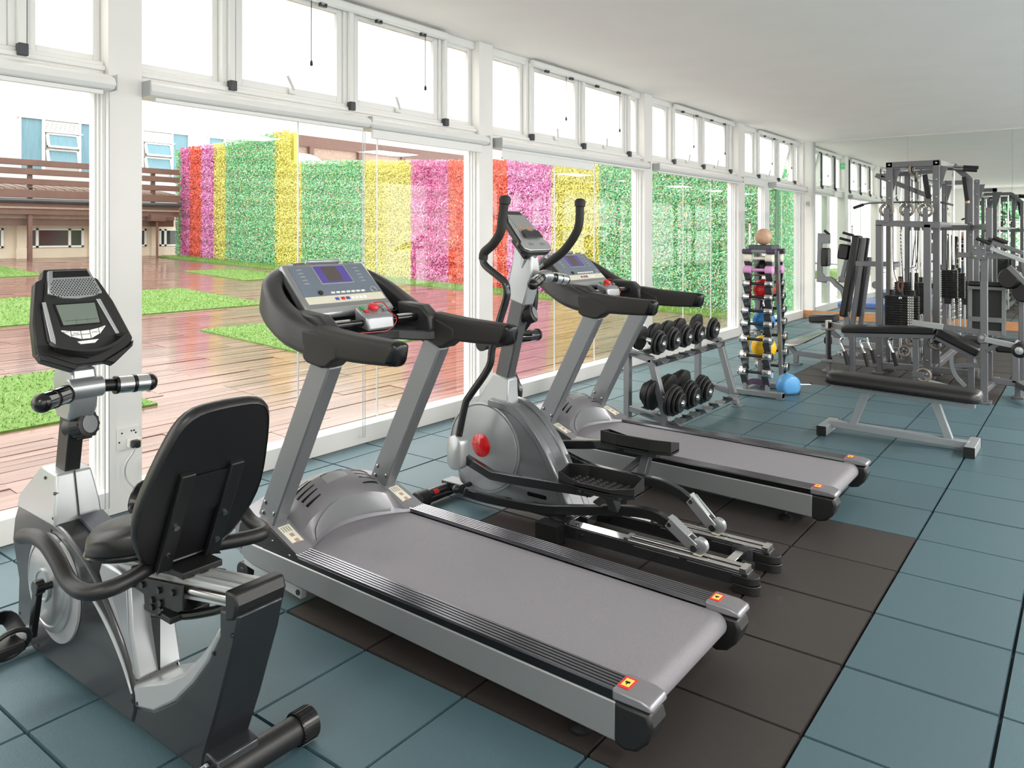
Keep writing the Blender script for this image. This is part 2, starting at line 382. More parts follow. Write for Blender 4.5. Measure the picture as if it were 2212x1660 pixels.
# unseen walls: end wall with a window to the garden, aisle side with openings added to let daylight in
we = struct('wall_end')
obj('wall_panel', B().box(XE - .15, XE, YR, .9, 0, CEIL).box(XE - .15, XE, 3.6, 4.72, 0, CEIL).box(XE - .15, XE, .9, 3.6, 0, .9).box(XE - .15, XE, .9, 3.6, 2.87, CEIL), mWall, we)
obj('window_post', B().box(XE - .1, XE - .04, 2.2, 2.26, .9, 2.87), mAlu, we)
wr = struct('wall_right')
for k in range(7): obj('column', B().box(XE + k * 3.17, XE + k * 3.17 + .2, YR - .1, YR, 0, CEIL), mWall, wr)
obj('sill', B().box(XE, XM, YR - .1, YR, 0, .3).box(XE, XM, YR - .1, YR, 2.9, CEIL), mWall, wr)
LNAME = ['behind the bike', 'beside the camera', 'beside the near treadmill', 'beside the flat bench', 'beside the multi gym', 'by the end window']
for n, (x, y, pw) in enumerate(FILL_LIGHTS):  # unseen area lights, added to lift the interior
    t = thing('fill_panel', 'added fill light panel ' + LNAME[n], 'lamp', (x, y, CEIL), 'added fill lights over the aisle')
    obj('fill_frame', B().box(x - .62, x + .62, y - .32, y + .32, CEIL - .03, CEIL), mAlu, t)
    l = bpy.data.lights.new('fill_light', 'AREA'); l.shape = 'RECTANGLE'; l.size = 1.2; l.size_y = .6; l.energy = pw; l.color = (1, .945, .88)
    lo = bpy.data.objects.new('fill_light', l); C.objects.link(lo); lo.location = (x, y, CEIL - .04)
# exit sign beside the fourth pillar, facing the mirror wall
ex = thing('exit_sign', 'small green exit sign under the ceiling, seen in the mirror', 'sign', (12.11, 4.52, 3.09))
obj('case', B().box(12.10, 12.125, 4.487, 4.573, 3.07, 3.21), mAluG, ex, bev=.004)
obj('face', B().box(12.124, 12.127, 4.492, 4.568, 3.08, 3.20), mGreenE, ex)
text('lettering', 'EXIT', .033, mWhite, ex, frame_mtx((12.128, 4.53, 3.14), (0, 1, 0), (0, 0, 1)))

# ================================================================ OUTSIDE
def zd(y): return -.02 + .05 * (y - 4.6)
deck = struct('deck')
GR = [(-3, 3.55, 6.66, 8.6), (-2, 8.4, 11.85, 14.85), (5.95, 9.2, 7.55, 10.0), (-2, 7.4, 18.6, 21.4), (10.4, 12.0, 15.6, 18.3)]
def wx(y): return 14.79 - .0944 * (y - 5.71)
bd = []
row = 0; y = 4.74
while y < 23.9:
    x = -6 + (row // 5 % 2) * .61
    while x < 15.2:
        x1 = x + 1.22
        cov = any(g[0] <= x and x1 <= g[1] and g[2] <= y and y + .11 <= g[3] for g in GR)
        if not cov and x < wx(y) + .1:
            d = (x + .6) * math.cos(YAW) + y * math.sin(YAW); l = (x + .6) * math.sin(YAW) - y * math.cos(YAW)
            bd.append((0 if -.75 * d < l < .7 * d else 1, d, x, y))
        x = x1
    y += .11; row += 1
bd.sort(); bm_board = B().box(0, 1.216, 0, .107, -.03, 0); brd = mkmesh('board', bm_board, mBoard); far = B()
for k, (_, d, x, y) in enumerate(bd):
    tx, ty = R.gauss(0, .0025), .05 + R.gauss(0, .003); dz = R.uniform(-.002, .002)
    if k < 300:
        o = share(brd, 'board', deck, (x, y, zd(y) + dz)); o.rotation_euler = (ty, tx, 0)
    else:
        far.add([(a + x, b + y, c + zd(y) + dz + b * ty - a * tx) for a, b, c in bm_board.v], bm_board.f)
obj('far_boards', far, mBoard, deck, kind='stuff', flat=True)
obj('deck_base', B().hexa([(-8, 4.72, -.4), (15.4, 4.72, -.4), (15.4, 40, -.4), (-8, 40, -.4), (-8, 4.72, zd(4.72) - .04), (15.4, 4.72, zd(4.72) - .04), (15.4, 40, zd(40) - .04), (-8, 40, zd(40) - .04)]), mJoint, deck)
def blades(x0, x1, y0, y1, dens, h=.03, lim=None):
    b = B(); v = b.v; f = b.f
    for _ in range(int((x1 - x0) * (y1 - y0) * dens)):
        x, y = R.uniform(x0, x1), R.uniform(y0, y1)
        if lim and not (lim(y) - .95 < x < lim(y)): continue
        a = R.uniform(0, 6.28); c, s = math.cos(a) * .008, math.sin(a) * .008; hh = h * R.uniform(.6, 1.2); o = len(v); z = zd(y) + .01
        v += [(x - c, y - s, z), (x + c, y + s, z), (x + R.gauss(0, .02), y + R.gauss(0, .02), z + hh)]; f.append((o, o + 1, o + 2))
    return b
GL = ['lawn square by the recumbent bike console', 'broad lawn strip across the middle of the deck', 'lawn patch seen under the near treadmill console', 'lawn square beside the cream building', 'small lawn patch below the striped hedge end']
for (a, b, c, d), lab in zip(GR, GL):
    g = thing('lawn', 'bright green ' + lab, 'lawn', ((a + b) / 2, (c + d) / 2, zd((c + d) / 2)))
    a2 = max(a, -.5)
    obj('turf', B().hexa([(a, c, zd(c) - .03), (b, c, zd(c) - .03), (b, d, zd(d) - .03), (a, d, zd(d) - .03), (a, c, zd(c) + .018), (b, c, zd(c) + .018), (b, d, zd(d) + .018), (a, d, zd(d) + .018)]), mLawn, g)
    obj('grass', blades(a2, b, c, d, 900 if c < 12 else 450), mBlade, g, kind='stuff', flat=True)
g = thing('lawn', 'narrow green lawn strip along the foot of the hedge wall', 'lawn', (13.5, 12, .3))
obj('turf', B().hexa([(wx(5) - .95, 5, zd(5) - .03), (wx(5) + .1, 5, zd(5) - .03), (wx(23) + .1, 23, zd(23) - .03), (wx(23) - .95, 23, zd(23) - .03), (wx(5) - .95, 5, zd(5) + .02), (wx(5) + .1, 5, zd(5) + .02), (wx(23) + .1, 23, zd(23) + .02), (wx(23) - .95, 23, zd(23) + .02)]), mLawn, g)
obj('grass', blades(12, 15, 5, 23, 700, .06, wx), mBlade, g, kind='stuff', flat=True)
# hedge wall: strips of artificial foliage, each a thing
def ywall(u):                                         # where the sight line of a photograph column meets the hedge line
    k = (u - 1106) / 1660; lo, hi = 5.0, 30.0
    for _ in range(50):
        m = (lo + hi) / 2; x = wx(m); d = x * math.cos(YAW) + m * math.sin(YAW); l = x * math.sin(YAW) - m * math.cos(YAW)
        if l / d > k: lo = m
        else: hi = m
    return lo
mG = leaf_mat('green hedge leaves', [(0, '6fbf85'), (.22, '8ad09a'), (.42, '4fa268'), (.58, 'a3dcae'), (.74, '7ec48c'), (.86, 'eef4e8'), (.90, 'e6c94a'), (.94, 'e79aa8')])
mY = leaf_mat('yellow hedge leaves', [(0, 'ded76a'), (.3, 'eae584'), (.55, 'c9c25c'), (.75, 'f0ea86'), (.92, 'b4b85c')])
mMg = leaf_mat('magenta hedge leaves', [(0, 'd85f9f'), (.3, 'e27db2'), (.55, 'c04f8c'), (.72, 'eca6cb'), (.88, 'c9b0c0'), (.95, 'a05078')])
mPk = leaf_mat('pink hedge leaves', [(0, 'de7cbb'), (.3, 'e89ccc'), (.55, 'c865a8'), (.72, 'ecaed4'), (.88, 'd8c6d6'), (.95, 'a8608e')])
mRd = leaf_mat('orange red hedge leaves', [(0, 'ea6248'), (.35, 'f37a60'), (.6, 'da5540'), (.82, 'f48064'), (.95, 'c25040')])
HB = {mG: M('hedge backing green', '5f9c70', .9), mY: M('hedge backing yellow', 'b4ae55', .9), mMg: M('hedge backing magenta', 'a85080', .9), mPk: M('hedge backing pink', 'b06a98', .9), mRd: M('hedge backing red', 'c25a48', .9)}
STR = [(384, 396, mG, 3.35, 3.38, 'thin green hedge strip at the end beside the brown pergola'), (396, 416, mMg, 3.38, 3.42, 'slim magenta hedge strip beside the thin green end'),
       (416, 440, mRd, 3.42, 3.46, 'slim red hedge strip between two slim pink ones'), (440, 467, mPk, 3.46, 3.5, 'slim pink hedge strip beside slim yellow one'),
       (467, 492, mY, 3.5, 3.55, 'slim yellow hedge strip beside the tall green one'), (492, 599, mG, 3.55, 3.8, 'tall speckled green hedge strip with sloping top'),
       (599, 633, mY, 3.8, 3.9, 'tall yellow hedge strip where the hedge steps down'), (633, 657, mY, 3.0, 3.0, 'low yellow hedge strip just past the step'),
       (657, 789, mG, 3.0, 3.0, 'green hedge strip behind the near treadmill console'), (789, 893, mY, 3.0, 3.0, 'yellow hedge strip beside the magenta one'),
       (893, 974, mMg, 3.0, 3.0, 'magenta hedge strip between yellow and red'), (974, 1101, mRd, 3.0, 3.0, 'wide red hedge strip partly behind a white pillar'),
       (1101, 1196, mPk, 3.0, 3.0, 'pink hedge strip behind the elliptical trainer handles'), (1196, 1298, mY, 3.0, 3.0, 'yellow hedge strip behind the far treadmill'),
       (1298, 1700, mG, 3.0, 3.0, 'long flowered green hedge behind the dumbbell rack')]
for u0, u1, m, h0, h1, lab in STR:
    ya, yb = ywall(u1), ywall(u0)
    if u1 == 1700: ya = 4.9
    t = thing('hedge_strip', lab, 'hedge', (wx((ya + yb) / 2), (ya + yb) / 2, zd((ya + yb) / 2)), 'strips of the coloured hedge wall')
    def P4(yy, dx, top): 
        h = h1 + (h0 - h1) * (yy - ya) / (yb - ya); return (wx(yy) + dx, yy, zd(yy) + (h - .05 if top else -.05))
    obj('backing', B().hexa([P4(ya, .03, 0), P4(ya, .2, 0), P4(yb, .2, 0), P4(yb, .03, 0), P4(ya, .03, 1), P4(ya, .2, 1), P4(yb, .2, 1), P4(yb, .03, 1)]), HB[m], t)
    b = B(); v, f = b.v, b.f; n = int((yb - ya) * (h0 + h1) / 2 * (3800 if m is mG else 3000)); long_ = 1.7 if m in (mMg, mPk, mRd) else 1.0
    for _ in range(n):
        yy = R.uniform(ya, yb); h = h1 + (h0 - h1) * (yy - ya) / (yb - ya); zz = R.uniform(0, h + .04); tier = (zz % .42) / .42
        out = .03 + .09 * (1 - abs(tier - .5) * 1.0) * R.random() ** .6 + (.04 if zz > h - .1 else 0)
        a = R.uniform(0, 6.28); s = R.uniform(.013, .027); 
        tx = V((R.gauss(-.3, .5), R.gauss(0, .8), R.gauss(-.25 if long_ > 1 else 0, .8))).normalized(); n_ = V((-1, R.gauss(0, .5), R.gauss(.35, .5))).normalized()
        w_ = tx.cross(n_).normalized() * s * .55; l_ = tx * s * 1.25 * long_; c = V((wx(yy) - out, yy, zd(yy) + zz)); o = len(v)
        v += [tuple(c - l_), tuple(c + w_), tuple(c + l_), tuple(c - w_)]; f.append((o, o + 1, o + 2, o + 3))
    obj('foliage', b, m, t, kind='stuff', flat=True)

t = thing('hedge_strip', 'short green hedge return beyond the last window by the mirror', 'hedge', (16.5, 5.0, 0), 'strips of the coloured hedge wall')
obj('backing', B().hexa([(14.9, 5.12, -.05), (19, 4.72, -.05), (19, 4.9, -.05), (14.9, 5.3, -.05), (14.9, 5.12, 2.95), (19, 4.72, 2.95), (19, 4.9, 2.95), (14.9, 5.3, 2.95)]), HB[mG], t)
b = B(); v, f = b.v, b.f
for _ in range(16000):
    q = R.random(); zz = R.uniform(0, 3.05); c = V((14.8 + 4.2 * q, 5.1 - .41 * q - R.uniform(0, .1), zz)); s = R.uniform(.016, .03)
    tx = V((R.gauss(0, .8), R.gauss(-.3, .5), R.gauss(0, .8))).normalized(); w_ = tx.cross(V((R.gauss(0, .5), -1, R.gauss(.35, .5))).normalized()) * s * .55; l_ = tx * s * 1.25; o = len(v)
    v += [tuple(c - l_), tuple(c + w_), tuple(c + l_), tuple(c - w_)]; f.append((o, o + 1, o + 2, o + 3))
obj('foliage', b, mG, t, kind='stuff', flat=True)
# cream and white building across the deck
bl = thing('building', 'cream and white building across the wet deck with upstairs windows', 'building', (9, 24, .94))
YB = 23.8; zb = zd(YB) - .05
obj('lower_wall', B().box(-6, 15.5, YB, YB + .3, zb, 2.6), mFac, bl)
obj('upper_wall', B().box(-6, 34, 25.0, 25.4, 2.0, 8.6), mFacW, bl)
for x0 in (2.36, 4.45, 6.53, 8.62, 10.55, 12.42, 14.4):
    obj('pilaster', B().box(x0, x0 + .24, YB - .16, YB, zb, 2.2).box(x0 - .03, x0 + .29, YB - .2, YB, zb, 1.21), mFac, bl, bev=.008)
obj('plinth', B().box(-6, 15.5, YB - .05, YB, zb, 1.2), mFac, bl)
def lowwin(x0, x1, parts):
    fr = B()
    for a, b in ((x0, x0 + .06), (x1 - .06, x1)): fr.box(a, b, YB - .06, YB + .02, 1.23, 1.77)
    fr.box(x0, x1, YB - .06, YB + .02, 1.23, 1.28).box(x0, x1, YB - .06, YB + .02, 1.72, 1.77)
    for p in parts: fr.box(p - .035, p + .035, YB - .06, YB + .02, 1.23, 1.77)
    o = obj('window', fr, mAlu, bl); obj('pane', B().box(x0 + .04, x1 - .04, YB - .02, YB - .012, 1.27, 1.73), mDarkG, o)
for x0 in (2.62, 4.7, 6.78, 8.87): lowwin(x0, x0 + 1.55, (x0 + .3, x0 + 1.16))
lowwin(10.81, 12.30, (11.1, 12.0)); lowwin(12.72, 14.2, (12.92, 13.9))
def upwin(x0):
    z0, z1 = 3.5, 5.02; y = 24.97; fr = B()
    for a, b in ((x0 - .04, x0), (x0 + .56, x0 + .64), (x0 + 1.60, x0 + 1.66), (x0 + 2.2, x0 + 2.24)): fr.box(a, b, y - .05, y + .04, z0, z1)
    fr.box(x0 - .1, x0 + 2.3, y - .07, y + .04, z1, z1 + .05).box(x0 + .6, x0 + 1.7, y - .09, y + .04, 4.655, 4.69)
    w = obj('upper_window', fr, mAlu, bl)
    for a, b in ((x0, x0 + .56), (x0 + 1.66, x0 + 2.2)): 
        obj('pane', B().box(a, b, y, y + .01, z0, z1), mCurt, w)
    for k in range(7): obj('louvre', B().box(x0 + .65, x0 + 1.59, y - .045, y + .02, 4.70 + k * .043, 4.732 + k * .043), mAlu, w)
    for za, zb_ in ((4.2, 4.64), (3.72, 4.17)):
        f2 = B(); dy = .07
        for a, b, c, d in ((x0 + .66, x0 + .73, za, zb_), (x0 + 1.52, x0 + 1.59, za, zb_), (x0 + .66, x0 + 1.59, za, za + .06), (x0 + .66, x0 + 1.59, zb_ - .05, zb_)): f2.box(a, b, y - .06, y, c, d)
        f2.v = [(px, py - (zb_ - pz) * .3, pz) for px, py, pz in f2.v]
        obj('casement', f2, mAlu, w)
        g2 = B().box(x0 + .73, x0 + 1.52, y - .035, y - .03, za + .06, zb_ - .05); g2.v = [(px, py - (zb_ - pz) * .3, pz) for px, py, pz in g2.v]
        obj('pane', g2, mCurt, w)
for x0 in (3.2, 6.2, 9.2, 12.18, 15.18): upwin(x0)
pg = thing('pergola', 'brown timber pergola and canopy along the cream building', 'pergola', (6, 22.6, 1))
YP = 22.6
for z0, z1 in ((3.44, 3.60), (3.20, 3.36), (2.93, 3.09)): obj('beam', B().box(-6, 12.75, YP, YP + .1, z0, z1), mBrown, pg, bev=.008)
obj('rail', B().box(-6, 12.75, YP - .02, YP + .08, 2.58, 2.80), mBrown, pg, bev=.008)
obj('gutter', B().tube([(-6, YP - .06, 2.5), (12.75, YP - .06, 2.5)], .06, 8), mFrameD, pg)
obj('fascia', B().box(-6, 12.75, YP + .02, YP + .1, 2.33, 2.56).box(-6, 12.75, YP + .05, YP + .12, 2.14, 2.29), mBrown, pg)
obj('fascia_edge', B().box(-6, 12.75, YP, YP + .1, 2.29, 2.34).box(-6, 12.75, YP + .3, YP + .4, 2.03, 2.14), mBrownL, pg)
obj('soffit_beam', B().box(-6, 12.75, YP + .35, YP + .5, 1.84, 2.03), mBrown, pg)
for x in [-5 + k * 3.4 for k in range(5)] + [11.98]: obj('post', B().box(x - .05, x + .05, YP + .1, YP + .2, zd(YP) if x < 11 else 2.0, 3.6), mBrown, pg)
k = 0; x = -6
while x < 12.7:
    obj('roof_slat', B().hexa([(x, YP + .1, 2.80), (x + .17, YP + .1, 2.80), (x + .17, YP + 1.4, 3.0), (x, YP + 1.4, 3.0), (x, YP + .1, 2.84), (x + .17, YP + .1, 2.84), (x + .17, YP + 1.4, 3.04), (x, YP + 1.4, 3.04)]), mBrownL, pg); x += .25
obj('post_cap', B().box(11.8, 12.25, YP - .1, YP + .25, 2.0, 2.2).cyl((12.03, YP, zd(YP)), (12.03, YP, 2.1), .035, 8), mBrown, pg)
aw = thing('roof_canopy', 'brown canopy band above the low end of the hedge', 'canopy', (23, 24.6, 5))
obj('fascia', B().box(17.5, 33, 24.3, 24.5, 5.0, 5.42), mBrown, aw); obj('soffit', B().box(17.5, 33, 24.4, 25, 4.6, 5.0), mBrownL, aw)
for x in (19, 21.5, 24, 26.5, 29): obj('bracket', B().box(x, x + .2, 24.25, 24.9, 4.5, 5.0), mBrown, aw)
dc = thing('duct', 'white elbow duct rising behind the hedge step', 'duct', (18.6, 24, 4))
obj('elbow', B().tube(smooth([(17.6, 23.9, 4.42), (18.2, 23.9, 4.45), (18.8, 23.9, 4.42), (19.15, 23.9, 4.2), (19.2, 23.9, 3.6)], 4), .22, 14), mWhite, dc)
tr = thing('tree', 'dark leafy tree top beyond the brown canopy', 'tree', (33, 29, 3))
obj('trunk', B().cyl((34.5, 29.5, 0), (34.5, 29.5, 6), .2), mBrown, tr)
b = B()
for _ in range(2500):
    c = V((R.gauss(34.5, 1.3), max(27, R.gauss(29.5, 1.0)), R.gauss(6.2, .8))); s = .16; a = V((R.gauss(0, 1), R.gauss(0, 1), R.gauss(0, 1))).normalized(); d = a.orthogonal().normalized(); o = len(b.v)
    b.v += [tuple(c - a*s), tuple(c + d*s*.5), tuple(c + a*s), tuple(c - d*s*.5)]; b.f.append((o, o+1, o+2, o+3))
obj('crown', b, mG, tr, kind='stuff', flat=True)
# garden behind the end wall, seen only in the mirror
hd = thing('garden_hedge', 'green garden hedge beyond the end window, seen in the mirror', 'hedge', (-8, 2, 0))
obj('hedge_core', B().box(-8.6, -8, -3, 4.2, -.3, 3.6), HB[mG], hd)
b = B()
for _ in range(4000):
    c = V((-8 + R.uniform(0, .15), R.uniform(-3, 4.2), R.uniform(0, 3.7))); s = .06; a = V((R.gauss(.3, .5), R.gauss(0, 1), R.gauss(0, 1))).normalized(); d = a.cross(V((1, 0, .2))).normalized(); o = len(b.v)
    b.v += [tuple(c - a*s), tuple(c + d*s*.6), tuple(c + a*s), tuple(c - d*s*.6)]; b.f.append((o, o+1, o+2, o+3))
obj('foliage', b, mG, hd, kind='stuff', flat=True)
lt = thing('lattice_screen', 'white lattice screen beyond the end window, seen in the mirror', 'screen', (-5.2, 2, .8))
b = B()
for k in range(-6, 14):
    p0, p1 = V((-5.2, k * .32, .7)), V((-5.2, k * .32 + 1.36, 2.06))
    b.bar(p0, p1, .05, .13, (1, 0, 0)); b.bar((-5.25, k * .32 + 1.36, .7), (-5.25, k * .32, 2.06), .05, .13, (1, 0, 0))
obj('lattice', b, mWhite, lt); obj('lattice_rail', B().box(-5.3, -5.15, -2, 5, 2.04, 2.12), mWhite, lt)
# ================================================================ TREADMILLS (built at the near one, copied to the far one)
def treadmill():
    t = thing('treadmill', 'silver and black treadmill nearest the recumbent bike, its rear end on the brown mat', 'treadmill', (2.45, 2.2, 0), 'treadmills facing the window')
    X0, X1 = 2.05, 2.85; Y0, Y1 = 1.16, 2.80
    # side panels
    for s in (0, 1):
        xa, xb = (X0, X0 + .03) if s == 0 else (X1 - .03, X1)
        pr = [(Y0, .065), (3.02, .118), (3.09, .135), (3.115, .165), (3.09, .2), (3.04, .213), (2.9, .212), (Y0, .188)]
        obj('side_panel', B().prism(pr, xa, xb), mGrey, t, bev=.006)
        xi, xo = (X0 + .004, X0 + .022) if s == 0 else (X1 - .022, X1 - .004)
        obj('rail_skirt', B().prism([(Y0, .186), (2.95, .208), (2.95, .232), (Y0, .214)], xi, xo), mBlkS, t)
        # ribbed foot rail
        a, b = (X0 + .006, X0 + .098) if s == 0 else (X1 - .098, X1 - .006)
        pts = []; n = 6; w = (b - a) / n
        for k in range(n): pts += [(a + k*w + .0008, .208), (a + k*w + .0035, .2195), (a + k*w + w*.35, .2215), (a + k*w + w*.65, .2215), (a + k*w + w - .0035, .2195), (a + k*w + w - .0008, .208)]
        poly = [(a, .205)] + pts + [(b, .205)]
        rr = B().prism([(x, z) for x, z in reversed(poly)], Y0, 2.86, 'y'); rr.v = [(x, y, z + (y - Y0) * .012) for x, y, z in rr.v]
        obj('foot_rail', rr, mSteelR, t, sharp=15)
        # rear end cap
        xa, xb = (X0 - .002, X0 + .1) if s == 0 else (X1 - .1, X1 + .002)
        xs = (xa, xb)
        c = B(); ys = [(1.165, .0, .0), (1.165, .226, 0)]
        prof = [(1.168, .062), (1.168, .19), (1.05, .19), (1.036, .15), (1.055, .095), (1.09, .06), (1.13, .05)]
        obj('end_cap', B().prism(prof, xa, xb), mBlk, t, bev=.012)
        top = B().prism([(1.172, .192), (1.172, .228), (1.075, .226), (1.04, .216), (1.034, .194)], xa - .002, xb + .002)
        tp = obj('cap_lid', top, mHood, t, bev=.008)
        st = B().box(xa + .02, xb - .02, 1.125, 1.165, .2275, .2295); st.v = [(x, y, z) for x, y, z in st.v]
        obj('warning_sticker', st, mRedM, tp); obj('sticker_symbol', B().box(xa + .03, xb - .03, 1.131, 1.158, .2295, .230), mYelSt, tp)
        obj('sticker_figure', B().box((xa+xb)/2 - .004, (xa+xb)/2 + .006, 1.137, 1.153, .230, .2302).box((xa+xb)/2 - .012, (xa+xb)/2 + .002, 1.142, 1.147, .230, .2302), mBlkS, tp)
        xf = X0 + .075 if s == 0 else X1 - .075
        obj('foot', B().lathe((xf, 1.33, 0), (0, 0, 1), [(0, .038), (.012, .04), (.02, .03), (.03, .012), (.075, .012)], 16), mRubber, t)
        # front wheel bracket under the deck
        xw = X0 + .05 if s == 0 else X1 - .05
        obj('incline_link', B().bar((xw, 2.72, .06), (xw, 3.14, .105), .03, .05), mAluG, t, bev=.004)
        obj('link_bolt', B().cyl((xw - .02, 2.74, .063), (xw + .02, 2.74, .063), .012, 10), mBlkS, t)
        obj('transport_wheel', B().cyl((xw - .018, 3.15, .045), (xw + .018, 3.15, .045), .045, 18).cyl((xw - .02, 3.15, .045), (xw + .02, 3.15, .045), .02, 12), mRubber, t, bev=.004)
    # belt with rear roller, deck underside
    xb0, xb1 = X0 + .10, X1 - .10
    belt = [(2.95, .222), (1.2, .201)] + [(1.13 - .045 * math.sin(rad(a)), .156 + .045 * math.cos(rad(a))) for a in range(0, 181, 15)] + [(1.4, .105), (2.95, .13)]
    obj('belt', B().prism(belt, xb0 + .004, xb1 - .004), mBelt, t, sharp=25)
    obj('deck_board', B().box(xb0 - .02, xb1 + .02, 1.25, 2.95, .10, .2), mBlk, t)
    obj('under_frame', B().bar((X0 + .2, 1.3, .085), (X0 + .2, 3.1, .11), .05, .04).bar((X1 - .2, 1.3, .085), (X1 - .2, 3.1, .11), .05, .04).bar((X0 + .05, 3.0, .09), (X1 - .05, 3.0, .09), .05, .04), mFrameD, t)
    # motor hood: domed cover lofted across the width, with flat wedges beside the uprights
    def dome(u):
        if u < .15 or u > .85: return 0
        return math.sin(math.pi * (u - .15) / .7) ** .55
    def prof(x):
        u = (x - X0) / (X1 - X0); A = dome(u); F = max(0, math.sin(math.pi * u)) ** .5; L_ = math.sin(math.pi * min(1, max(0, (u - .1) / .8))) ** .8
        lip = 2.705 + .15 * L_
        return [(3.10 + .14 * F, .14), (3.15 + .14 * F, .20), (3.13 + .13 * F, .285), (3.08 + .10 * F, .325 + .045 * F), (3.03 + .05 * A, .335 + .055 * A), (3.02 + .045 * A, .335 + .085 * A), (2.97, .335 + .115 * A), (2.90 + .01 * A, .312 + .108 * A),
                (2.80 + .055 * L_, .272 + .085 * A), (lip + .005, .236 + .02 * A), (lip, .222), (lip + .06, .2), (3.0, .14)]
    rings = []; nx = 60
    for k in range(nx + 1):
        x = X0 + .012 + (X1 - X0 - .024) * k / nx
        rings.append([(x, y, z) for y, z in prof(x)])
    hood = obj('motor_hood', B().loft(rings), mHood, t, sharp=28)
    # darker scoop facing the belt under its arched upper edge
    rings = []
    for k in range(33):
        q = k / 32; x = X0 + .165 + (X1 - X0 - .34) * q; p = prof(x); e = math.sin(math.pi * q) ** .45
        (ya, za), (yb, zb_) = p[9], p[8]; yt, zt = ya + (yb - ya) * e * .98, za + (zb_ - za) * e * .98
        rings.append([(x, yt + .004, zt + .001), (x, yt - .003, zt + .004), (x, ya - .006, za + .003), (x, ya - .004, za - .012), (x, ya + .02, za - .012)])
    obj('hood_scoop', B().loft(rings), mGrey, t, sharp=40)
    def hz(x, y):
        pr = prof(x)[3:11]
        for (ya, za), (yb, zb_) in zip(pr[:-1], pr[1:]):
            if yb <= y <= ya: return za + (zb_ - za) * (ya - y) / max(1e-6, ya - yb)
        return pr[-1][1]
    def decal(name, q, m, n=6, h=.0022):
        b = B()
        for i in range(n):
            f0, f1 = i / n, (i + 1) / n
            mix = lambda a, c, f: (a[0] + (c[0] - a[0]) * f, a[1] + (c[1] - a[1]) * f)
            c4 = [mix(q[0], q[1], f0), mix(q[0], q[1], f1), mix(q[3], q[2], f1), mix(q[3], q[2], f0)]
            b.hexa([(x, y, hz(x, y) - .006) for x, y in c4] + [(x, y, hz(x, y) + h) for x, y in c4])
        return obj(name, b, m, hood, flat=True)
    for k in range(5):
        y = 2.985 - k * .026; decal('vent', [(X0 + .165 + k * .006, y + .005), (X0 + .285 - k * .002, y + .012), (X0 + .285 - k * .002, y + .009), (X0 + .168 + k * .006, y - .005)], mBlkS)
        decal('vent', [(X1 - .285 + k * .004, y + .003), (X1 - .17, y + .012), (X1 - .165, y + .001), (X1 - .285 + k * .004, y)], mBlkS)
    decal('name_recess', [(X0 + .335, 2.965), (X0 + .475, 2.975), (X0 + .475, 2.925), (X0 + .335, 2.915)], mGrey)
    decal('recess_edge', [(X0 + .335, 2.968), (X0 + .475, 2.978), (X0 + .475, 2.972), (X0 + .335, 2.962)], mBlkS)
    for xa, xb in ((X0 + .035, X0 + .095), (X1 - .095, X1 - .035)):
        decal('caution_label', [(xa, 2.885), (xb, 2.885), (xb, 2.78), (xa, 2.78)], mStick)
        for dy in (0, .035): decal('label_symbol', [(xa + .02, 2.832 - dy), (xa + .04, 2.832 - dy), (xa + .04, 2.812 - dy), (xa + .02, 2.812 - dy)], M('pale red print', 'b08a80', .5), 1, .0026)
        for k in range(4): decal('label_print', [(xa + .008 + k * .012, 2.877), (xa + .012 + k * .012, 2.877), (xa + .012 + k * .012, 2.845), (xa + .008 + k * .012, 2.845)], mGrey, 1, .0026)
    # hood side skirts
    for s in (0, 1):
        xa, xb = (X0 + .006, X0 + .03) if s == 0 else (X1 - .03, X1 - .006)
        obj('hood_skirt', B().prism([(3.10, .14), (3.15, .2), (3.13, .28), (3.08, .322), (2.97, .333), (2.90, .31), (2.80, .27), (2.705, .232), (2.705, .205), (3.05, .205)], xa, xb), mBlk, t, bev=.004)
        for y, z in ((2.76, .228), (2.88, .262), (2.99, .25)): obj('screw', B().ball((X0 + .005 if s == 0 else X1 - .005, y, z), .006, 8), mBolt, t)
        # uprights
        xa, xb = (X0 + .025, X0 + .10) if s == 0 else (X1 - .10, X1 - .025)
        w = B().bar(((xa + xb) / 2, 2.965, .32), ((xa + xb) / 2, 2.575, 1.08), xb - xa, .115, (0, .9, .43))
        up = obj('upright', w, mFrameG, t, bev=.008)
        for z, dy in ((.37, -.045), (.41, .04), (.36, .03)):
            yc = 2.965 - (z - .32) * .513
            obj('bolt', B().lathe(((xa if s == 1 else xa) , yc + dy, z), (-1, 0, 0), [(-.002, .011), (.004, .011), (.007, .006)], 10), mBolt, up)
    # handrail loop: grips, then the collar arms sweeping up and round the front
    def rail(s):
        sx = lambda d: X0 + d if s == 0 else X1 - d
        grip = smooth([(sx(.045), 2.16, 1.147), (sx(.045), 2.27, 1.148), (sx(.045), 2.42, 1.152), (sx(.045), 2.60, 1.166)], 4)
        def sect(c, w, h, lean=0, r=.022):
            return [(c[0] + a, c[1] + lean * b, c[2] + b) for a, b in rpoly(0, 0, w, h, r, 4)]
        n = len(grip); rings = [sect(p, .076 + .016 * min(1, k / 6), .098 + .024 * k / n, -.45 if k == 0 else -.15) for k, p in enumerate(grip)]
        obj('hand_grip', B().loft(rings), mGrip, t, sharp=50)
        e0, e1 = V(grip[0]) + V((0, -.042, -.004)), V(grip[0]) + V((0, -.034, -.003))
        obj('grip_end', B().loft([sect(e0, .056, .07, -.2, .02), sect(e1, .070, .09, -.25), sect(V(grip[0]), .0765, .0985, -.45)]), mBlkS, t, sharp=60)
        c0, c1 = (X0 - .004, X0 + .096) if s == 0 else (X1 - .096, X1 + .004)
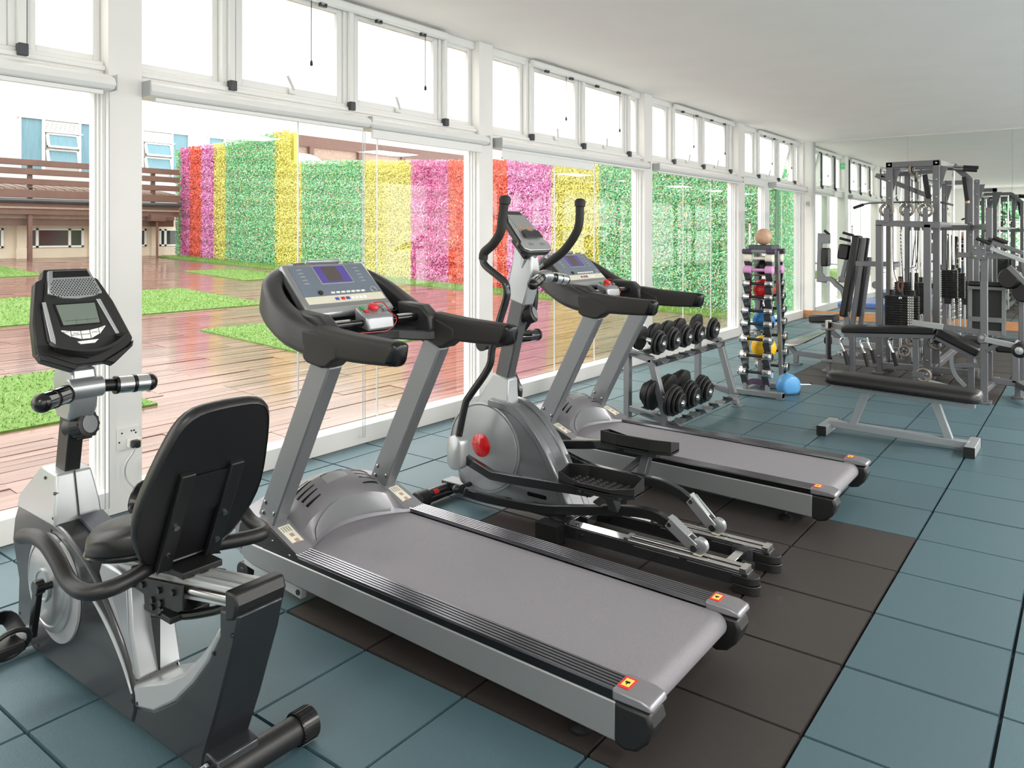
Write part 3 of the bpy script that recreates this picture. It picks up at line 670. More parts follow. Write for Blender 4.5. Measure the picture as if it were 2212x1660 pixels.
        obj('grip_collar', B().prism([(2.675, 1.21), (2.665, 1.085), (2.635, 1.068), (2.55, 1.055), (2.51, 1.06), (2.475, 1.085), (2.44, 1.10), (2.44, 1.16), (2.55, 1.20)], c0, c1), mGrip, t, bev=.012)
        b0, b1 = (X0 + .05, X0 + .125) if s == 0 else (X1 - .125, X1 - .05)
        obj('bar_mount', B().prism([(2.78, 1.14), (2.60, 1.125), (2.56, 1.14), (2.57, 1.215), (2.63, 1.262), (2.80, 1.275)], b0, b1), mChar, t, bev=.014)
    rail(0); rail(1)
    # the loop around the front, one piece from arm to arm
    path = [(X0 + .045, 2.585, 1.150), (X0 + .038, 2.70, 1.175), (X0 + .03, 2.82, 1.225), (X0 + .045, 2.93, 1.29), (X0 + .10, 3.02, 1.345), (X0 + .22, 3.075, 1.385), (X0 + .4, 3.09, 1.395),
            (X1 - .22, 3.075, 1.385), (X1 - .10, 3.02, 1.345), (X1 - .045, 2.93, 1.29), (X1 - .03, 2.82, 1.225), (X1 - .038, 2.70, 1.175), (X1 - .045, 2.585, 1.150)]
    P = smooth(path, 5); m = len(P); rings = []
    for i, p in enumerate(P):
        d = (P[min(i+1, m-1)] - P[max(i-1, 0)]); d.z = 0; d.normalize(); a = V((d.y, -d.x, 0)); q = min(1, min(i, m - 1 - i) / 8); hh = .125 + .03 * q
        rings.append([p - a * (x_ - .12 * z_ * q) + V((0, 0, z_)) for x_, z_ in rpoly(0, 0, .088, hh, .034, 5)])
    obj('handrail_loop', B().loft(rings), mChar, t, sharp=50)
    # dash tray: a bowl filling the loop
    def railz(y): 
        L_ = [(2.55, 1.15), (2.70, 1.185), (2.82, 1.24), (2.93, 1.31), (3.02, 1.37), (3.09, 1.41)]
        for (a, za), (b, zb_) in zip(L_[:-1], L_[1:]):
            if a <= y <= b: return za + (zb_ - za) * (y - a) / (b - a)
        return 1.41
    rings = []
    for k in range(15):
        u = k / 14; y = 2.66 + .41 * u; wv = .345 if y < 2.86 else .345 - 4.6 * (y - 2.86) ** 2
        zt = railz(y) + .03; zbm = 1.145 + .24 * max(0, u - .3) ** 1.3
        xs = [-wv, -wv * .96, -wv * .88, -wv * .5, 0, wv * .5, wv * .88, wv * .96, wv]; zs = [zt, zt * .5 + zbm * .5, zbm + .012, zbm, zbm, zbm, zbm + .012, zt * .5 + zbm * .5, zt]
        rings.append([(X0 + .4 + a, y, z) for a, z in zip(xs, zs)] + [(X0 + .4 + a * 1.02, y, z - .03) for a, z in zip(reversed(xs), reversed(zs))])
    obj('dash_tray', B().loft(rings), mChar, t, sharp=50)
    obj('dash_lip', B().ribbon(smooth([(X0 + .07, 2.56, 1.118), (X0 + .14, 2.62, 1.118), (X0 + .25, 2.68, 1.130), (X0 + .4, 2.695, 1.135), (X1 - .25, 2.68, 1.130), (X1 - .14, 2.62, 1.118), (X1 - .07, 2.56, 1.118)], 5), .03, .05), mChar, t, bev=.008)
    for s in (0, 1):
        x = X0 + .125 if s == 0 else X1 - .13
        obj('cup_holder', B().lathe((x, 2.875, 1.15), (0, -.2, 1), [(0, .045), (.0, .048), (.085, .052), (.088, .050), (.086, .047), (.01, .043)], 20), mBlkS, t)
        obj('cup_rim', B().ring((x, 2.859, 1.236), (0, -.2, 1), .050, .0025, 28, 6), mGrey, t)
    # console
    def con(u, v, h=0):                    # u across (-.5 .. .5), v 0 bottom .. 1 top on the tilted face
        ox, oy, oz = X0 + .4, 2.805, 1.245; ty, tz = .225, .22; L_ = math.hypot(ty, tz)
        return V((ox + u, oy + ty * v, oz + tz * v)) + V((0, -tz / L_, ty / L_)) * h
    def face(u0, u1, v0, v1, h0, h1, w1=None):
        w1 = w1 or (u0, u1)
        return B().hexa([con(u0, v0, h0), con(u1, v0, h0), con(w1[1], v1, h0), con(w1[0], v1, h0), con(u0, v0, h1), con(u1, v0, h1), con(w1[1], v1, h1), con(w1[0], v1, h1)])
    c = obj('console', face(-.262, .262, 0, 1.0, -.05, .012, (-.25, .25)), mSil, t, bev=.018)
    obj('console_back', face(-.22, .22, .05, .95, -.10, -.045), mChar, c, bev=.02)
    obj('face_plate', face(-.235, .235, .31, .91, .012, .0135, (-.225, .225)), mPanelB, c)
    obj('display_frame', face(-.095, .105, .53, .91, .0135, .0155), mSilL, c, bev=.001)
    obj('display', face(-.088, .098, .545, .895, .0155, .0165), mScrV, c)
    obj('display_core', face(-.045, .045, .58, .88, .0165, .0170), M('dim display matrix', '57504c', .3), c)
    for k in range(7): obj('key', face(-.075 + k * .031, -.053 + k * .031, .335, .365, .0135, .017), mWhite, c)
    obj('key_strip', face(-.235, .235, .16, .30, .012, .0135), mStick, c)
    for k, (u, mm) in enumerate(((-.06, M('violet key', '5a58b8', .4)), (-.025, mRedM), (.005, mScrV), (.035, mWhite), (.06, mWhite), (.085, mWhite), (.11, mWhite))):
        obj('key', face(u - .011, u + .011, .2, .255, .0135, .016), mm, c, bev=.002)
    for u in (-.175, .17):
        for k in range(5): obj('icon', face(u - .02, u + .015, .55 + k * .07, .572 + k * .07, .0135, .0142, (u - .01, u + .01)), mSilL, c)
    obj('knob', B().lathe(con(-.135, .36, .0135), con(0, 0, 1) - con(0, 0, 0), [(0, .013), (.008, .012), (.009, .004)], 14), mChar, c)
    obj('dial_ring', B().ring(con(.195, .36, .0145), con(0, 0, 1) - con(0, 0, 0), .018, .003, 20, 6), mSilL, c)
    obj('top_hump', face(-.10, .10, .98, 1.05, -.03, .022), mSil, c, bev=.012)
    for u in (-.15, .15):
        for k in range(8): obj('speaker_slot', face(u - .035 + k * .009, u - .031 + k * .009, .945, .985, .012, .0132), mBlkS, c)
    obj('lower_lip', face(-.25, .25, -.06, .09, -.02, .018), mSilL, c, bev=.012)
    # pulse bar and emergency stop pod
    zb_, yb = 1.205, 2.665
    obj('pulse_bar', B().cyl((X0 + .10, yb, zb_), (X1 - .10, yb, zb_), .016, 14), mBlkS, t)
    for xa, xb in ((X0 + .13, X0 + .26), (X1 - .26, X1 - .12)):
        obj('pulse_sensor', B().cyl((xa, yb, zb_), (xb, yb, zb_), .022, 16), mBlkS, t); obj('sensor_plate', B().prism([(yb + .0225 * math.sin(rad(a)), zb_ + .0225 * math.cos(rad(a))) for a in range(-50, 51, 10)], xa + .005, xb - .01), mChrome, t)
    pod = obj('stop_pod', B().hexa([(X0 + .33, yb - .045, zb_ - .04), (X0 + .50, yb - .045, zb_ - .04), (X0 + .50, yb + .05, zb_ - .02), (X0 + .33, yb + .05, zb_ - .02), (X0 + .33, yb - .035, zb_ + .03), (X0 + .50, yb - .035, zb_ + .03), (X0 + .49, yb + .07, zb_ + .075), (X0 + .34, yb + .07, zb_ + .075)]), mSil, t, bev=.014)
    nrm = V((0, -.39, .92)).normalized(); pc = lambda u, v: V((X0 + .415 + u, yb + .015 + v * .92, zb_ + .054 + v * .39))
    obj('stop_button', B().lathe(pc(.005, .01), nrm, [(0, .024), (.012, .026), (.02, .02), (.022, .004)], 20), mRedM, pod)
    for u, mm in ((-.055, M('green key', '3aa050', .4)), (.06, mGrey)): 
        for v in (-.012, .022): obj('pod_key', B().bar(pc(u - .012, v) + nrm * .003, pc(u + .012, v) + nrm * .003, .018, .006, nrm), mm if v > 0 else mRedM if u < 0 else mGrey, pod)
    obj('safety_cord', B().tube(smooth([pc(.02, .03) + nrm * .02, pc(.07, .02) + nrm * .02, (X0 + .52, yb + .02, zb_ + .04), (X0 + .525, yb - .025, zb_), (X0 + .48, yb - .02, zb_ - .045), (X0 + .40, yb - .01, zb_ - .048), (X0 + .30, yb - .005, zb_ - .045)], 4), .0025, 6), mRed, t)
    return t
mSteelR = M('ribbed steel rail', '75757b', .2, .9)
tm1 = treadmill()
tm2 = dup(tm1, (2.45 + 2.272, 2.2 + .065, 0), 'silver and black treadmill between the elliptical trainer and the dumbbell rack')
# ================================================================ ELLIPTICAL TRAINER
mShroud = M('charcoal gloss shroud', '75787c', .25, .45, coat=.4)
mDisc = M('grey disc cover', '9a9da0', .3, .4, coat=.3)
mArm = M('gloss black steel', '4c4d50', .16, .8)
def elliptical():
    t = thing('elliptical_trainer', 'grey elliptical trainer with red hub disc and tall curved handles', 'trainer', (3.55, 2.3, 0))
    xc = 3.55
    body = [(3.03, .13), (3.06, .26), (3.03, .42), (2.97, .55), (2.88, .625), (2.76, .645), (2.64, .625), (2.55, .575), (2.45, .49), (2.36, .36), (2.28, .22), (2.22, .10), (2.5, .075), (2.9, .075)]
    obj('shroud', B().prism(body, xc - .085, xc + .085), mShroud, t, bev=.022, sharp=50)
    # raised rim band following the rear arch
    for s in (-1, 1):
        band = [(y, z) for y, z in smooth([V((2.80, .65, 0)), V((2.62, .62, 0)), V((2.46, .50, 0)), V((2.35, .33, 0)), V((2.22, .09, 0))], 4) for y, z in [(0, 0)]] if False else None
        P = smooth([(xc + s*.07, 2.80, .635), (xc + s*.07, 2.63, .612), (xc + s*.07, 2.47, .49), (xc + s*.07, 2.36, .33), (xc + s*.07, 2.235, .09)], 4)
        obj('shroud_rib', B().ribbon(P, .045, .05, (1, 0, 0)), mShroud, t, bev=.008)
        x0 = xc + s * .085
        obj('flywheel_disc', B().lathe((x0 - s*.01, 2.832, .37), (s, 0, 0), [(0, .26), (.016, .26), (.018, .252), (.012, .250), (.012, .247), (.02, .243), (.032, .15), (.034, .07), (.034, .0)], 56), mDisc, t)
        obj('hub_disc', B().lathe((x0 + s*.02, 2.835, .385), (s, 0, 0), [(0, .068), (.008, .066), (.018, .045), (.023, .0)], 32), mRed, t)
        for k in range(2):
            y0, z0 = 2.455 - k * .04, .165 - k * .045
            obj('vent', B().prism(rpoly(y0, z0, .13, .022, .01, 3), x0 - .002, x0 + s*.003), mBlkS, t)
    # column shroud, column, knob
    obj('column_shroud', B().loft([[(xc - .05, 2.93, .60), (xc + .05, 2.93, .60), (xc + .055, 2.68, .61), (xc - .055, 2.68, .61)], [(xc - .045, 2.87, .69), (xc + .045, 2.87, .69), (xc + .05, 2.685, .69), (xc - .05, 2.685, .69)], [(xc - .043, 2.80, .80), (xc + .043, 2.80, .80), (xc + .045, 2.685, .775), (xc - .045, 2.685, .775)]]), mSilL, t, bev=.008)
    obj('column', B().bar((xc, 2.755, .74), (xc, 2.61, 1.29), .07, .095, (0, 1, 0)), M('grey column paint', '5b5d5f', .3, .5), t, bev=.008)
    obj('head_shroud', B().loft([[(xc - .05, 2.70, 1.24), (xc + .05, 2.70, 1.24), (xc + .05, 2.575, 1.20), (xc - .05, 2.575, 1.20)], [(xc - .05, 2.69, 1.33), (xc + .05, 2.69, 1.33), (xc + .05, 2.55, 1.27), (xc - .05, 2.55, 1.27)],
        [(xc - .045, 2.665, 1.44), (xc + .045, 2.665, 1.44), (xc + .045, 2.52, 1.38), (xc - .045, 2.52, 1.38)], [(xc - .035, 2.65, 1.55), (xc + .035, 2.65, 1.55), (xc + .035, 2.53, 1.50), (xc - .035, 2.53, 1.50)]]), mSilL, t, bev=.012)
    obj('neck', B().cyl((xc, 2.60, 1.40), (xc, 2.555, 1.53), .045, 18), mSil, t)
    # console
    def con(u, v, h=0): 
        ty, tz = .205, .235; L_ = math.hypot(ty, tz); return V((xc - .02 + u, 2.475 + ty * v, 1.515 + tz * v)) + V((0, -tz / L_, ty / L_)) * h
    out = [(-.10, 0), (.10, 0), (.135, .06), (.14, .2), (.115, .30), (.105, .85), (.08, 1.0), (-.08, 1.0), (-.105, .85), (-.115, .30), (-.14, .2), (-.135, .06)]
    c = obj('console', B().loft([[con(u * .9, v * .96 + .02, -.05) for u, v in out], [con(u, v, -.03) for u, v in out], [con(u, v, -.008) for u, v in out]]), mChar, t, bev=.006)
    obj('console_face', B().loft([[con(u * .96, .02 + v * .82, -.008) for u, v in out], [con(u * .96, .02 + v * .82, .002) for u, v in out]]), mSilL, c, bev=.004)
    scr = [(-.075, .36), (.075, .36), (.082, .86), (-.082, .86)]
    obj('display', B().loft([[con(u, v, .002) for u, v in scr], [con(u, v, .0045) for u, v in scr]]), M('grey console display', '8d8f8e', .2), c)
    for k in range(5): obj('display_mark', B().loft([[con(-.05 + k*.022 + a, .52 + b, h) for a, b in ((0, 0), (.014, 0), (.014, .045), (0, .045))] for h in (.0045, .006)]), M('orange mark', 'e8824a', .4) if k != 2 else M('green mark', '4fae7c', .4), c)
    rest = [(-.075, .28), (.085, .28), (.085, .42), (.05, .47), (.01, .41), (-.03, .47), (-.075, .44)]
    obj('book_rest', B().loft([[con(u, v, .012) for u, v in rest], [con(u, v, .02) for u, v in rest]]), mChar, c, bev=.002)
    for u in (-.05, .06): obj('key', B().loft([[con(u + a, .12 + b, h) for a, b in ((-.02, 0), (.02, 0), (.02, .07), (-.02, .07))] for h in (.002, .004)]), mSil, c)
    obj('console_mount', B().bar(con(0, .05, -.07), con(0, .5, -.07), .11, .05, (0, 0, 1)), mBlk, t, bev=.01)
    # fixed pulse grips: two short arms from a chrome sleeve
    cc = V((xc, 2.47, 1.375)); 
    obj('grip_sleeve', B().tube(smooth([cc + V((-.055, -.005, -.01)), cc, cc + V((.055, -.0, -.005))], 4), .034, 18), mSil, t)
    for s, dy, dz in ((-1, -.075, -.035), (1, -.01, -.03)):
        d = V((s * .21, dy, dz)); 
        g = obj('pulse_grip', B().cyl(cc + d * .2, cc + d, .026, 16), mBlkS, t)
        for a, b in ((.48, .7), (.74, .97)): obj('sensor_ring', B().cyl(cc + d * a, cc + d * b, .031, 18), mChrome, g)
        obj('grip_cap', B().ball(cc + d * 1.0, .029, 14), mBlkS, g)
    obj('tension_knob', B().lathe((xc + .01, 2.60, 1.14), (.25, -.9, .35), [(-.06, .03), (0, .035), (.005, .052), (.05, .05), (.055, .038), (.056, .003)], 22), mBlk, t)
    obj('knob_dial', B().lathe((xc + .0244, 2.548, 1.161), (.25, -.9, .35), [(0, .034), (.002, .034), (.0025, .002)], 20), M('dial print grey', '77777a', .4), t)
    obj('latch_pin', B().cyl((xc + .03, 2.64, 1.03), (xc + .07, 2.60, 1.03), .011, 10).cyl((xc + .03, 2.65, 1.0), (xc + .07, 2.61, 1.0), .011, 10), mBlkS, t)
    # moving handles
    obj('pivot_tube', B().cyl((3.29, 2.70, 1.0), (3.80, 2.70, 1.0), .034, 18), mArm, t)
    obj('pivot_cap', B().cyl((3.80, 2.70, 1.0), (3.815, 2.70, 1.0), .037, 18), mBlk, t); obj('pivot_cap', B().cyl((3.275, 2.70, 1.0), (3.29, 2.70, 1.0), .037, 18), mBlk, t)
    LH = [(3.27, 2.53, 1.79), (3.27, 2.545, 1.70), (3.27, 2.56, 1.62), (3.27, 2.61, 1.555), (3.27, 2.67, 1.51), (3.27, 2.68, 1.47), (3.27, 2.66, 1.435), (3.27, 2.58, 1.385), (3.27, 2.53, 1.35), (3.27, 2.515, 1.31), (3.27, 2.52, 1.26), (3.27, 2.565, 1.14), (3.27, 2.615, .99), (3.27, 2.64, .88), (3.27, 2.775, .71), (3.27, 2.81, .65), (3.27, 2.865, .44)]
    RH = [(3.82, 2.40, 1.79), (3.82, 2.40, 1.72), (3.82, 2.41, 1.65), (3.82, 2.45, 1.58), (3.82, 2.525, 1.50), (3.82, 2.64, 1.425), (3.82, 2.70, 1.37), (3.82, 2.72, 1.28), (3.82, 2.74, 1.12), (3.82, 2.87, .94), (3.82, 2.90, .785), (3.82, 2.85, .67), (3.82, 2.84, .63), (3.82, 2.86, .53), (3.82, 2.87, .44)]
    for HH in (LH, RH):
        h = obj('swing_handle', B().tube(smooth(HH, 4), .0205, 14), mArm, t, sharp=60)
        k = 6 if HH is LH else 6
        obj('foam_grip', B().tube(smooth(HH[:6], 4), .0255, 16), mGrip, h, sharp=60)
        obj('grip_knob', B().lathe((HH[0][0], HH[0][1], HH[0][2] - .02), (0, -.1, 1), [(0, .026), (.004, .031), (.03, .033), (.045, .024), (.05, .004)], 18), mGrip, h)
        x = HH[0][0]
        # silver knee joint at the lower end
        jy, jz = HH[-1][1], HH[-1][2]
        obj('joint_cover', B().loft([[(x - .03, jy + a, jz - .06 + b) for a, b in rpoly(0, 0, .105, .19, .045, 4)], [(x - .036, jy + a * .9, jz - .06 + b * .9) for a, b in rpoly(0, 0, .105, .19, .045, 4)]][::-1] + [[(x + .03, jy + a, jz - .06 + b) for a, b in rpoly(0, 0, .105, .19, .045, 4)]]), mSilL, h, sharp=50)
    # pedal arms: upper link from joint to pedal, curved lower arm to roller
    for s, x, P, Q, pz, py in ((-1, 3.30, [(2.86, .35), (2.64, .285), (2.50, .290), (2.12, .315), (2.0, .322)], [(2.84, .155), (2.71, .13), (2.39, .13), (2.14, .175), (1.9, .225), (1.74, .245), (1.66, .232), (1.595, .20)], .372, 1.95),
                               (1, 3.80, [(2.86, .36), (2.55, .36), (2.25, .41), (2.05, .425)], [(2.80, .41), (2.52, .345), (2.24, .305), (1.96, .30), (1.82, .30), (1.71, .275), (1.615, .225)], .455, 2.0)):
        xl = 3.395 if s < 0 else 3.685
        ua = obj('link_arm', B().ribbon([(x, y, z) for y, z in P], .035, .05), mArm, t, bev=.005)
        pts = [(xl if k > 2 else x + (xl - x) * min(1, k / 2), y, z) for k, (y, z) in enumerate(smooth([(a, b, 0) for a, b in Q], 3) and Q)]
        la = obj('roller_arm', B().ribbon(smooth(pts, 4), .036, .05), mArm, t, bev=.005)
        obj('bolt', B().cyl((x - .022, P[-1][0] + .06, P[-1][1]), (x + .022, P[-1][0] + .06, P[-1][1]), .011, 10), mBolt, ua)
        # pedal post and plate
        zl = .245 if s < 0 else .30
        obj('pedal_post', B().bar((x + (xl - x) * .6, py - .05, zl), (x + .01 * s, py - .05, pz - .03), .045, .05, (0, 1, 0)).bar((x + (xl - x) * .6, py - .0 + .06, zl), (x + .01 * s, py - .03, pz - .06), .012, .04, (0, 1, 0)), mFrameD, t, bev=.004)
        obj('pedal_bracket', B().box(x - .035, x + .035, py - .12, py + .08, pz - .055, pz - .02), mFrameD, t, bev=.005)
        px = x - .0
        pl = [(px - .065, py + .21), (px + .04, py + .22), (px + .075, py + .12), (px + .075, py - .17), (px + .045, py - .215), (px - .055, py - .215), (px - .085, py - .1), (px - .085, py + .1)]
        tz = lambda y: pz + (.02 if s < 0 else -.06) * 0 + (-.09 if s < 0 else .10) * 0
        pd = obj('pedal', B().prism(pl, pz - .022, pz, 'z'), mBlk, t, bev=.004)
        inner = 1 if s < 0 else -1
        rim = B()
        loop = pl if True else pl
        n = len(loop); hs = []
        for (a, b) in loop:
            hs.append(.055 if (a - px) * inner > 0.03 else (.04 if b > py + .18 else .012 if b > py - .2 else .03))
        for i in range(n):
            (a, b), (c_, d_) = loop[i], loop[(i + 1) % n]
            va = V((px - a, py - b, 0)).normalized() * .01; vb = V((px - c_, py - d_, 0)).normalized() * .01
            rim.hexa([(a, b, pz - .01), (c_, d_, pz - .01), (c_ + vb.x, d_ + vb.y, pz - .01), (a + va.x, b + va.y, pz - .01), (a, b, pz + hs[i]), (c_, d_, pz + hs[(i+1) % n]), (c_ + vb.x, d_ + vb.y, pz + hs[(i+1) % n]), (a + va.x, b + va.y, pz + hs[i])])
        obj('pedal_rim', rim, mBlk, pd)
        st = B()
        for r_ in range(9):
            for k in range(4): st.lathe((px - .05 + k * .03 + (.012 if r_ % 2 else 0), py - .17 + r_ * .04, pz), (0, 0, 1), [(0, .0115), (.004, .0105), (.005, .002)], 10)
        obj('grip_studs', st, mChar, pd, kind='stuff')
        # roller fork and wheel
        ry, rz = (1.49, .142) if s < 0 else (1.52, .142)
        e = pts[-1]
        fk = obj('roller_fork', B().bar((xl - .024, e[1] + .03, e[2] + .035), (xl - .024, ry, rz), .008, .052, (0, 0, 1)).bar((xl + .024, e[1] + .03, e[2] + .035), (xl + .024, ry, rz), .008, .052, (0, 0, 1)).bar((xl, e[1] + .03, e[2] + .058), (xl, ry + .03, rz + .046), .05, .008, (0, 0, 1)), mSil, t, bev=.003)
        obj('fork_bolt', B().cyl((xl - .032, e[1] + .02, e[2] + .025), (xl - .024, e[1] + .02, e[2] + .025), .011, 12).cyl((xl - .034, ry, rz), (xl - .024, ry, rz), .017, 14), mBolt, fk)
        obj('roller_cap', B().lathe((xl - .02, ry - .02, rz + .01), (1, 0, 0), [(0, .025), (.006, .038), (.034, .038), (.04, .025)], 20), mSil, fk)
        obj('roller', B().lathe((xl - .014, ry - .012, rz - .006), (1, 0, 0), [(0, .026), (0, .033), (.028, .033), (.028, .026)], 22), M('cream roller', 'd8d2b4', .4), t)
    # base: front stabiliser, mid cross foot, two rails with tracks
    fs = obj('front_stabiliser', B().cyl((3.30, 3.16, .05), (3.82, 3.16, .05), .042, 20), mArm, t)
    for x0, x1 in ((3.24, 3.33), (3.79, 3.88)):
        b = B(); 
        b.cyl((x0, 3.16, .05), (x1, 3.16, .05), .05, 20); obj('stabiliser_cap', b, mBlk, t, bev=.008)
    obj('stabiliser_label', B().loft([[(3.36, 3.16 - .0425 * math.cos(rad(a)), .05 + .0425 * math.sin(rad(a))) for a in range(20, 61, 10)], [(3.40, 3.16 - .0425 * math.cos(rad(a)), .05 + .0425 * math.sin(rad(a))) for a in range(20, 61, 10)]], False, False), mRedM, fs)
    obj('base_beam', B().box(xc - .05, xc + .05, 2.15, 3.2, .045, .10), mArm, t, bev=.005)
    obj('pivot_ball', B().ball((3.33, 2.93, .14), .024, 14).cyl((3.33, 2.93, .14), (3.46, 2.93, .14), .014, 10), mBlk, t)
    obj('cross_foot', B().box(3.33, 3.95, 2.20, 2.32, .015, .10), mArm, t, bev=.006)
    for x0, x1 in ((3.27, 3.36), (3.92, 4.01)):
        b = B()
        for k in range(6): b.box(x0 + k * .015, x0 + k * .015 + .011, 2.192, 2.328, 0, .107)
        b.box(x0 + .002, x1 - .002, 2.196, 2.324, .003, .104); obj('rubber_foot', b, mBlk, t, flat=True)
    for xr, y0 in ((3.395, 1.23), (3.685, 1.23)):
        rl = obj('rail', B().box(xr - .037, xr + .037, y0, 2.24, .03, .095), mArm, t, bev=.004)
        tr = B()
        for dx in (-.026, .026): tr.cyl((xr + dx, y0 + .03, .10), (xr + dx, 1.84, .10), .012, 12)
        tr.box(xr - .037, xr + .037, y0 + .01, y0 + .04, .092, .112).box(xr - .037, xr + .037, 1.83, 1.855, .092, .112)
        obj('chrome_track', tr, mChrome, rl)
        obj('top_plate', B().box(xr - .034, xr + .034, 1.86, 2.22, .095, .099), mChrome, rl)
        for y in (2.14,): obj('bolt', B().cyl((xr - .01, y, .099), (xr - .01, y, .106), .01, 10).cyl((xr - .046, y - .04, .06), (xr - .037, y - .04, .06), .01, 10), mBlkS, rl)
        obj('rail_slot', B().box(xr - .0385, xr - .037, y0 + .03, 1.52, .082, .085).box(xr - .0385, xr - .037, 1.56, 1.8, .082, .085), mSil, rl)
        ft = [(xr + .042 * math.cos(rad(a)), y0 + .01 + .055 * math.sin(rad(a))) for a in range(180, 361, 15)] + [(xr + .042, y0 + .07), (xr - .042, y0 + .07)]
        obj('rail_foot', B().prism(ft, 0, .04, 'z').prism([(a, b + .004) for a, b in ft], .043, .078, 'z'), mBlk, t, bev=.003)
    obj('rear_cross_bar', B().box(3.42, 3.66, 1.34, 1.385, .05, .082), mChrome, t, bev=.003)
    for x in (3.436, 3.644): obj('cross_bracket', B().box(x - .012, x + .012, 1.31, 1.41, .035, .092), mFrameD, t, bev=.002)
    return t
elliptical()

# ================================================================ RECUMBENT BIKE
mBody = M('dark slate bike body', '26282c', .32, .35, coat=.25)
def bike():
    t = thing('recumbent_bike', 'black and silver recumbent exercise bike with mesh-grille console', 'exercise bike', (1.30, 2.6, 0))
    xc = 1.30; xl, xr = 1.22, 1.38
    body = [(3.34, .56), (3.27, .575), (3.19, .575), (3.04, .56), (2.94, .545), (2.84, .51), (2.76, .475), (2.68, .43), (2.60, .36), (2.52, .285), (2.455, .20), (2.43, .14), (2.425, .09), (2.445, .045), (3.21, .04), (3.345, .12), (3.335, .27), (3.395, .41), (3.375, .50)]
    obj('body_shell', B().prism(body, xl, xr), mBody, t, bev=.012, sharp=50)
    # coloured swoosh lines on the shell
    for P, w, mm in (([(2.745, .385), (2.66, .345), (2.575, .29), (2.50, .22), (2.445, .145)], [.004, .016, .018, .014, .002], mAluG),):
        q = smooth([(xl - .002, y, z) for y, z in P], 4); n = len(q); ws = [.004 + .014 * math.sin(math.pi * k / (n - 1)) for k in range(n)]
        obj('swoosh_trim', B().ribbon(q, .004, ws, (0, 0, 1)), mm, t)
        obj('swoosh_trim', B().ribbon([(xr + .002 + (xl - .002 - p.x), p.y, p.z) for p in q], .004, ws, (0, 0, 1)), mm, t)
    for y, z in ((3.04, .525), (2.93, .49), (3.36, .42), (3.32, .14), (2.445, .12), (3.15, .07)): obj('screw', B().cyl((xl - .002, y, z), (xl + .004, y, z), .006, 8), mBlkS, t)
    # column base: silver tapering hood
    obj('column_hood', B().loft([[(xl - .004, 3.345, .55), (xl - .004, 3.00, .545), (xr + .004, 3.00, .545), (xr + .004, 3.345, .55)], [(xl - .004, 3.32, .60), (xl - .002, 3.01, .60), (xr + .002, 3.01, .60), (xr + .004, 3.32, .60)], [(xl + .018, 3.17, .735), (xl + .018, 3.04, .725), (xr - .018, 3.04, .725), (xr - .018, 3.17, .735)]]), mSilL, t, bev=.008, sharp=30)
    obj('hood_seam', B().ribbon([(xc, 2.995, .545), (xc, 3.006, .60), (xc, 3.037, .727)], .003, .006, (0, -1, 0)), mBlk, t)
    for y, z in ((3.31, .59), (3.12, .70), (3.03, .66), (3.02, .575)): obj('screw', B().cyl((xl - .006 + (z - .55) * .1, y, z), (xl + .02, y, z), .006, 8), mBlkS, t)
    # front hood cap behind the seat pillar (dark arch top with two tones)
    obj('shell_crown', B().ribbon(smooth([(xc + .035, 2.985, .566), (xc + .035, 2.90, .540), (xc + .035, 2.80, .505), (xc + .035, 2.70, .452), (xc + .035, 2.62, .388)], 4), .085, .012, (0, 0, 1)), M('slate crown', '5a5d66', .25, .5), t)
    # mast
    obj('mast', B().bar((xc, 3.10, .70), (xc, 3.035, 1.02), .055, .085, (0, 1, 0)), mBlk, t, bev=.005)
    obj('mast_clamp', B().loft([[(xc - .045, 3.09, .93), (xc + .045, 3.09, .93), (xc + .045, 2.985, .925), (xc - .045, 2.985, .925)], [(xc - .048, 3.10, .98), (xc + .048, 3.10, .98), (xc + .048, 2.955, .97), (xc - .048, 2.955, .97)],
        [(xc - .048, 3.11, 1.07), (xc + .048, 3.11, 1.07), (xc + .048, 2.945, 1.05), (xc - .048, 2.945, 1.05)], [(xc - .045, 3.09, 1.13), (xc + .045, 3.09, 1.13), (xc + .045, 2.965, 1.12), (xc - .045, 2.965, 1.12)]]), mSil, t, bev=.012)
    obj('mast_neck', B().cyl((xc, 3.05, 1.04), (xc, 3.01, 1.17), .047, 20), mSil, t)
    obj('neck_collar', B().cyl((xc, 3.022, 1.13), (xc, 3.012, 1.165), .054, 20), mSilL, t, bev=.004)
    obj('tension_knob', B().lathe((xc + .01, 3.02, .895), (.35, -.9, .22), [(-.05, .035), (-.01, .04), (0, .05), (.045, .048), (.05, .03), (.05, .002)], 24), mBlk, t)
    kn = V((.35, -.9, .22)).normalized()
    obj('knob_dial', B().lathe(V((xc + .01, 3.02, .895)) + kn * .0502, kn, [(0, .034), (.001, .034), (.0012, .001)], 20), mGrey, t)
    kr = B()
    for k in range(14):
        a = kn.orthogonal().normalized(); bb_ = kn.cross(a); e = a * math.cos(k * .4488) + bb_ * math.sin(k * .4488); cK = V((xc + .01, 3.02, .895)) + e * .05
        kr.bar(cK + kn * .004, cK + kn * .042, .009, .006, e)
    obj('knob_ridges', kr, mBlk, t)
    # hand pulse bars
    cc = V((xc, 2.955, 1.045))
    obj('grip_sleeve', B().tube([cc + V((-.06, 0, 0)), cc + V((.06, 0, 0))], .038, 20), mSil, t, bev=.004)
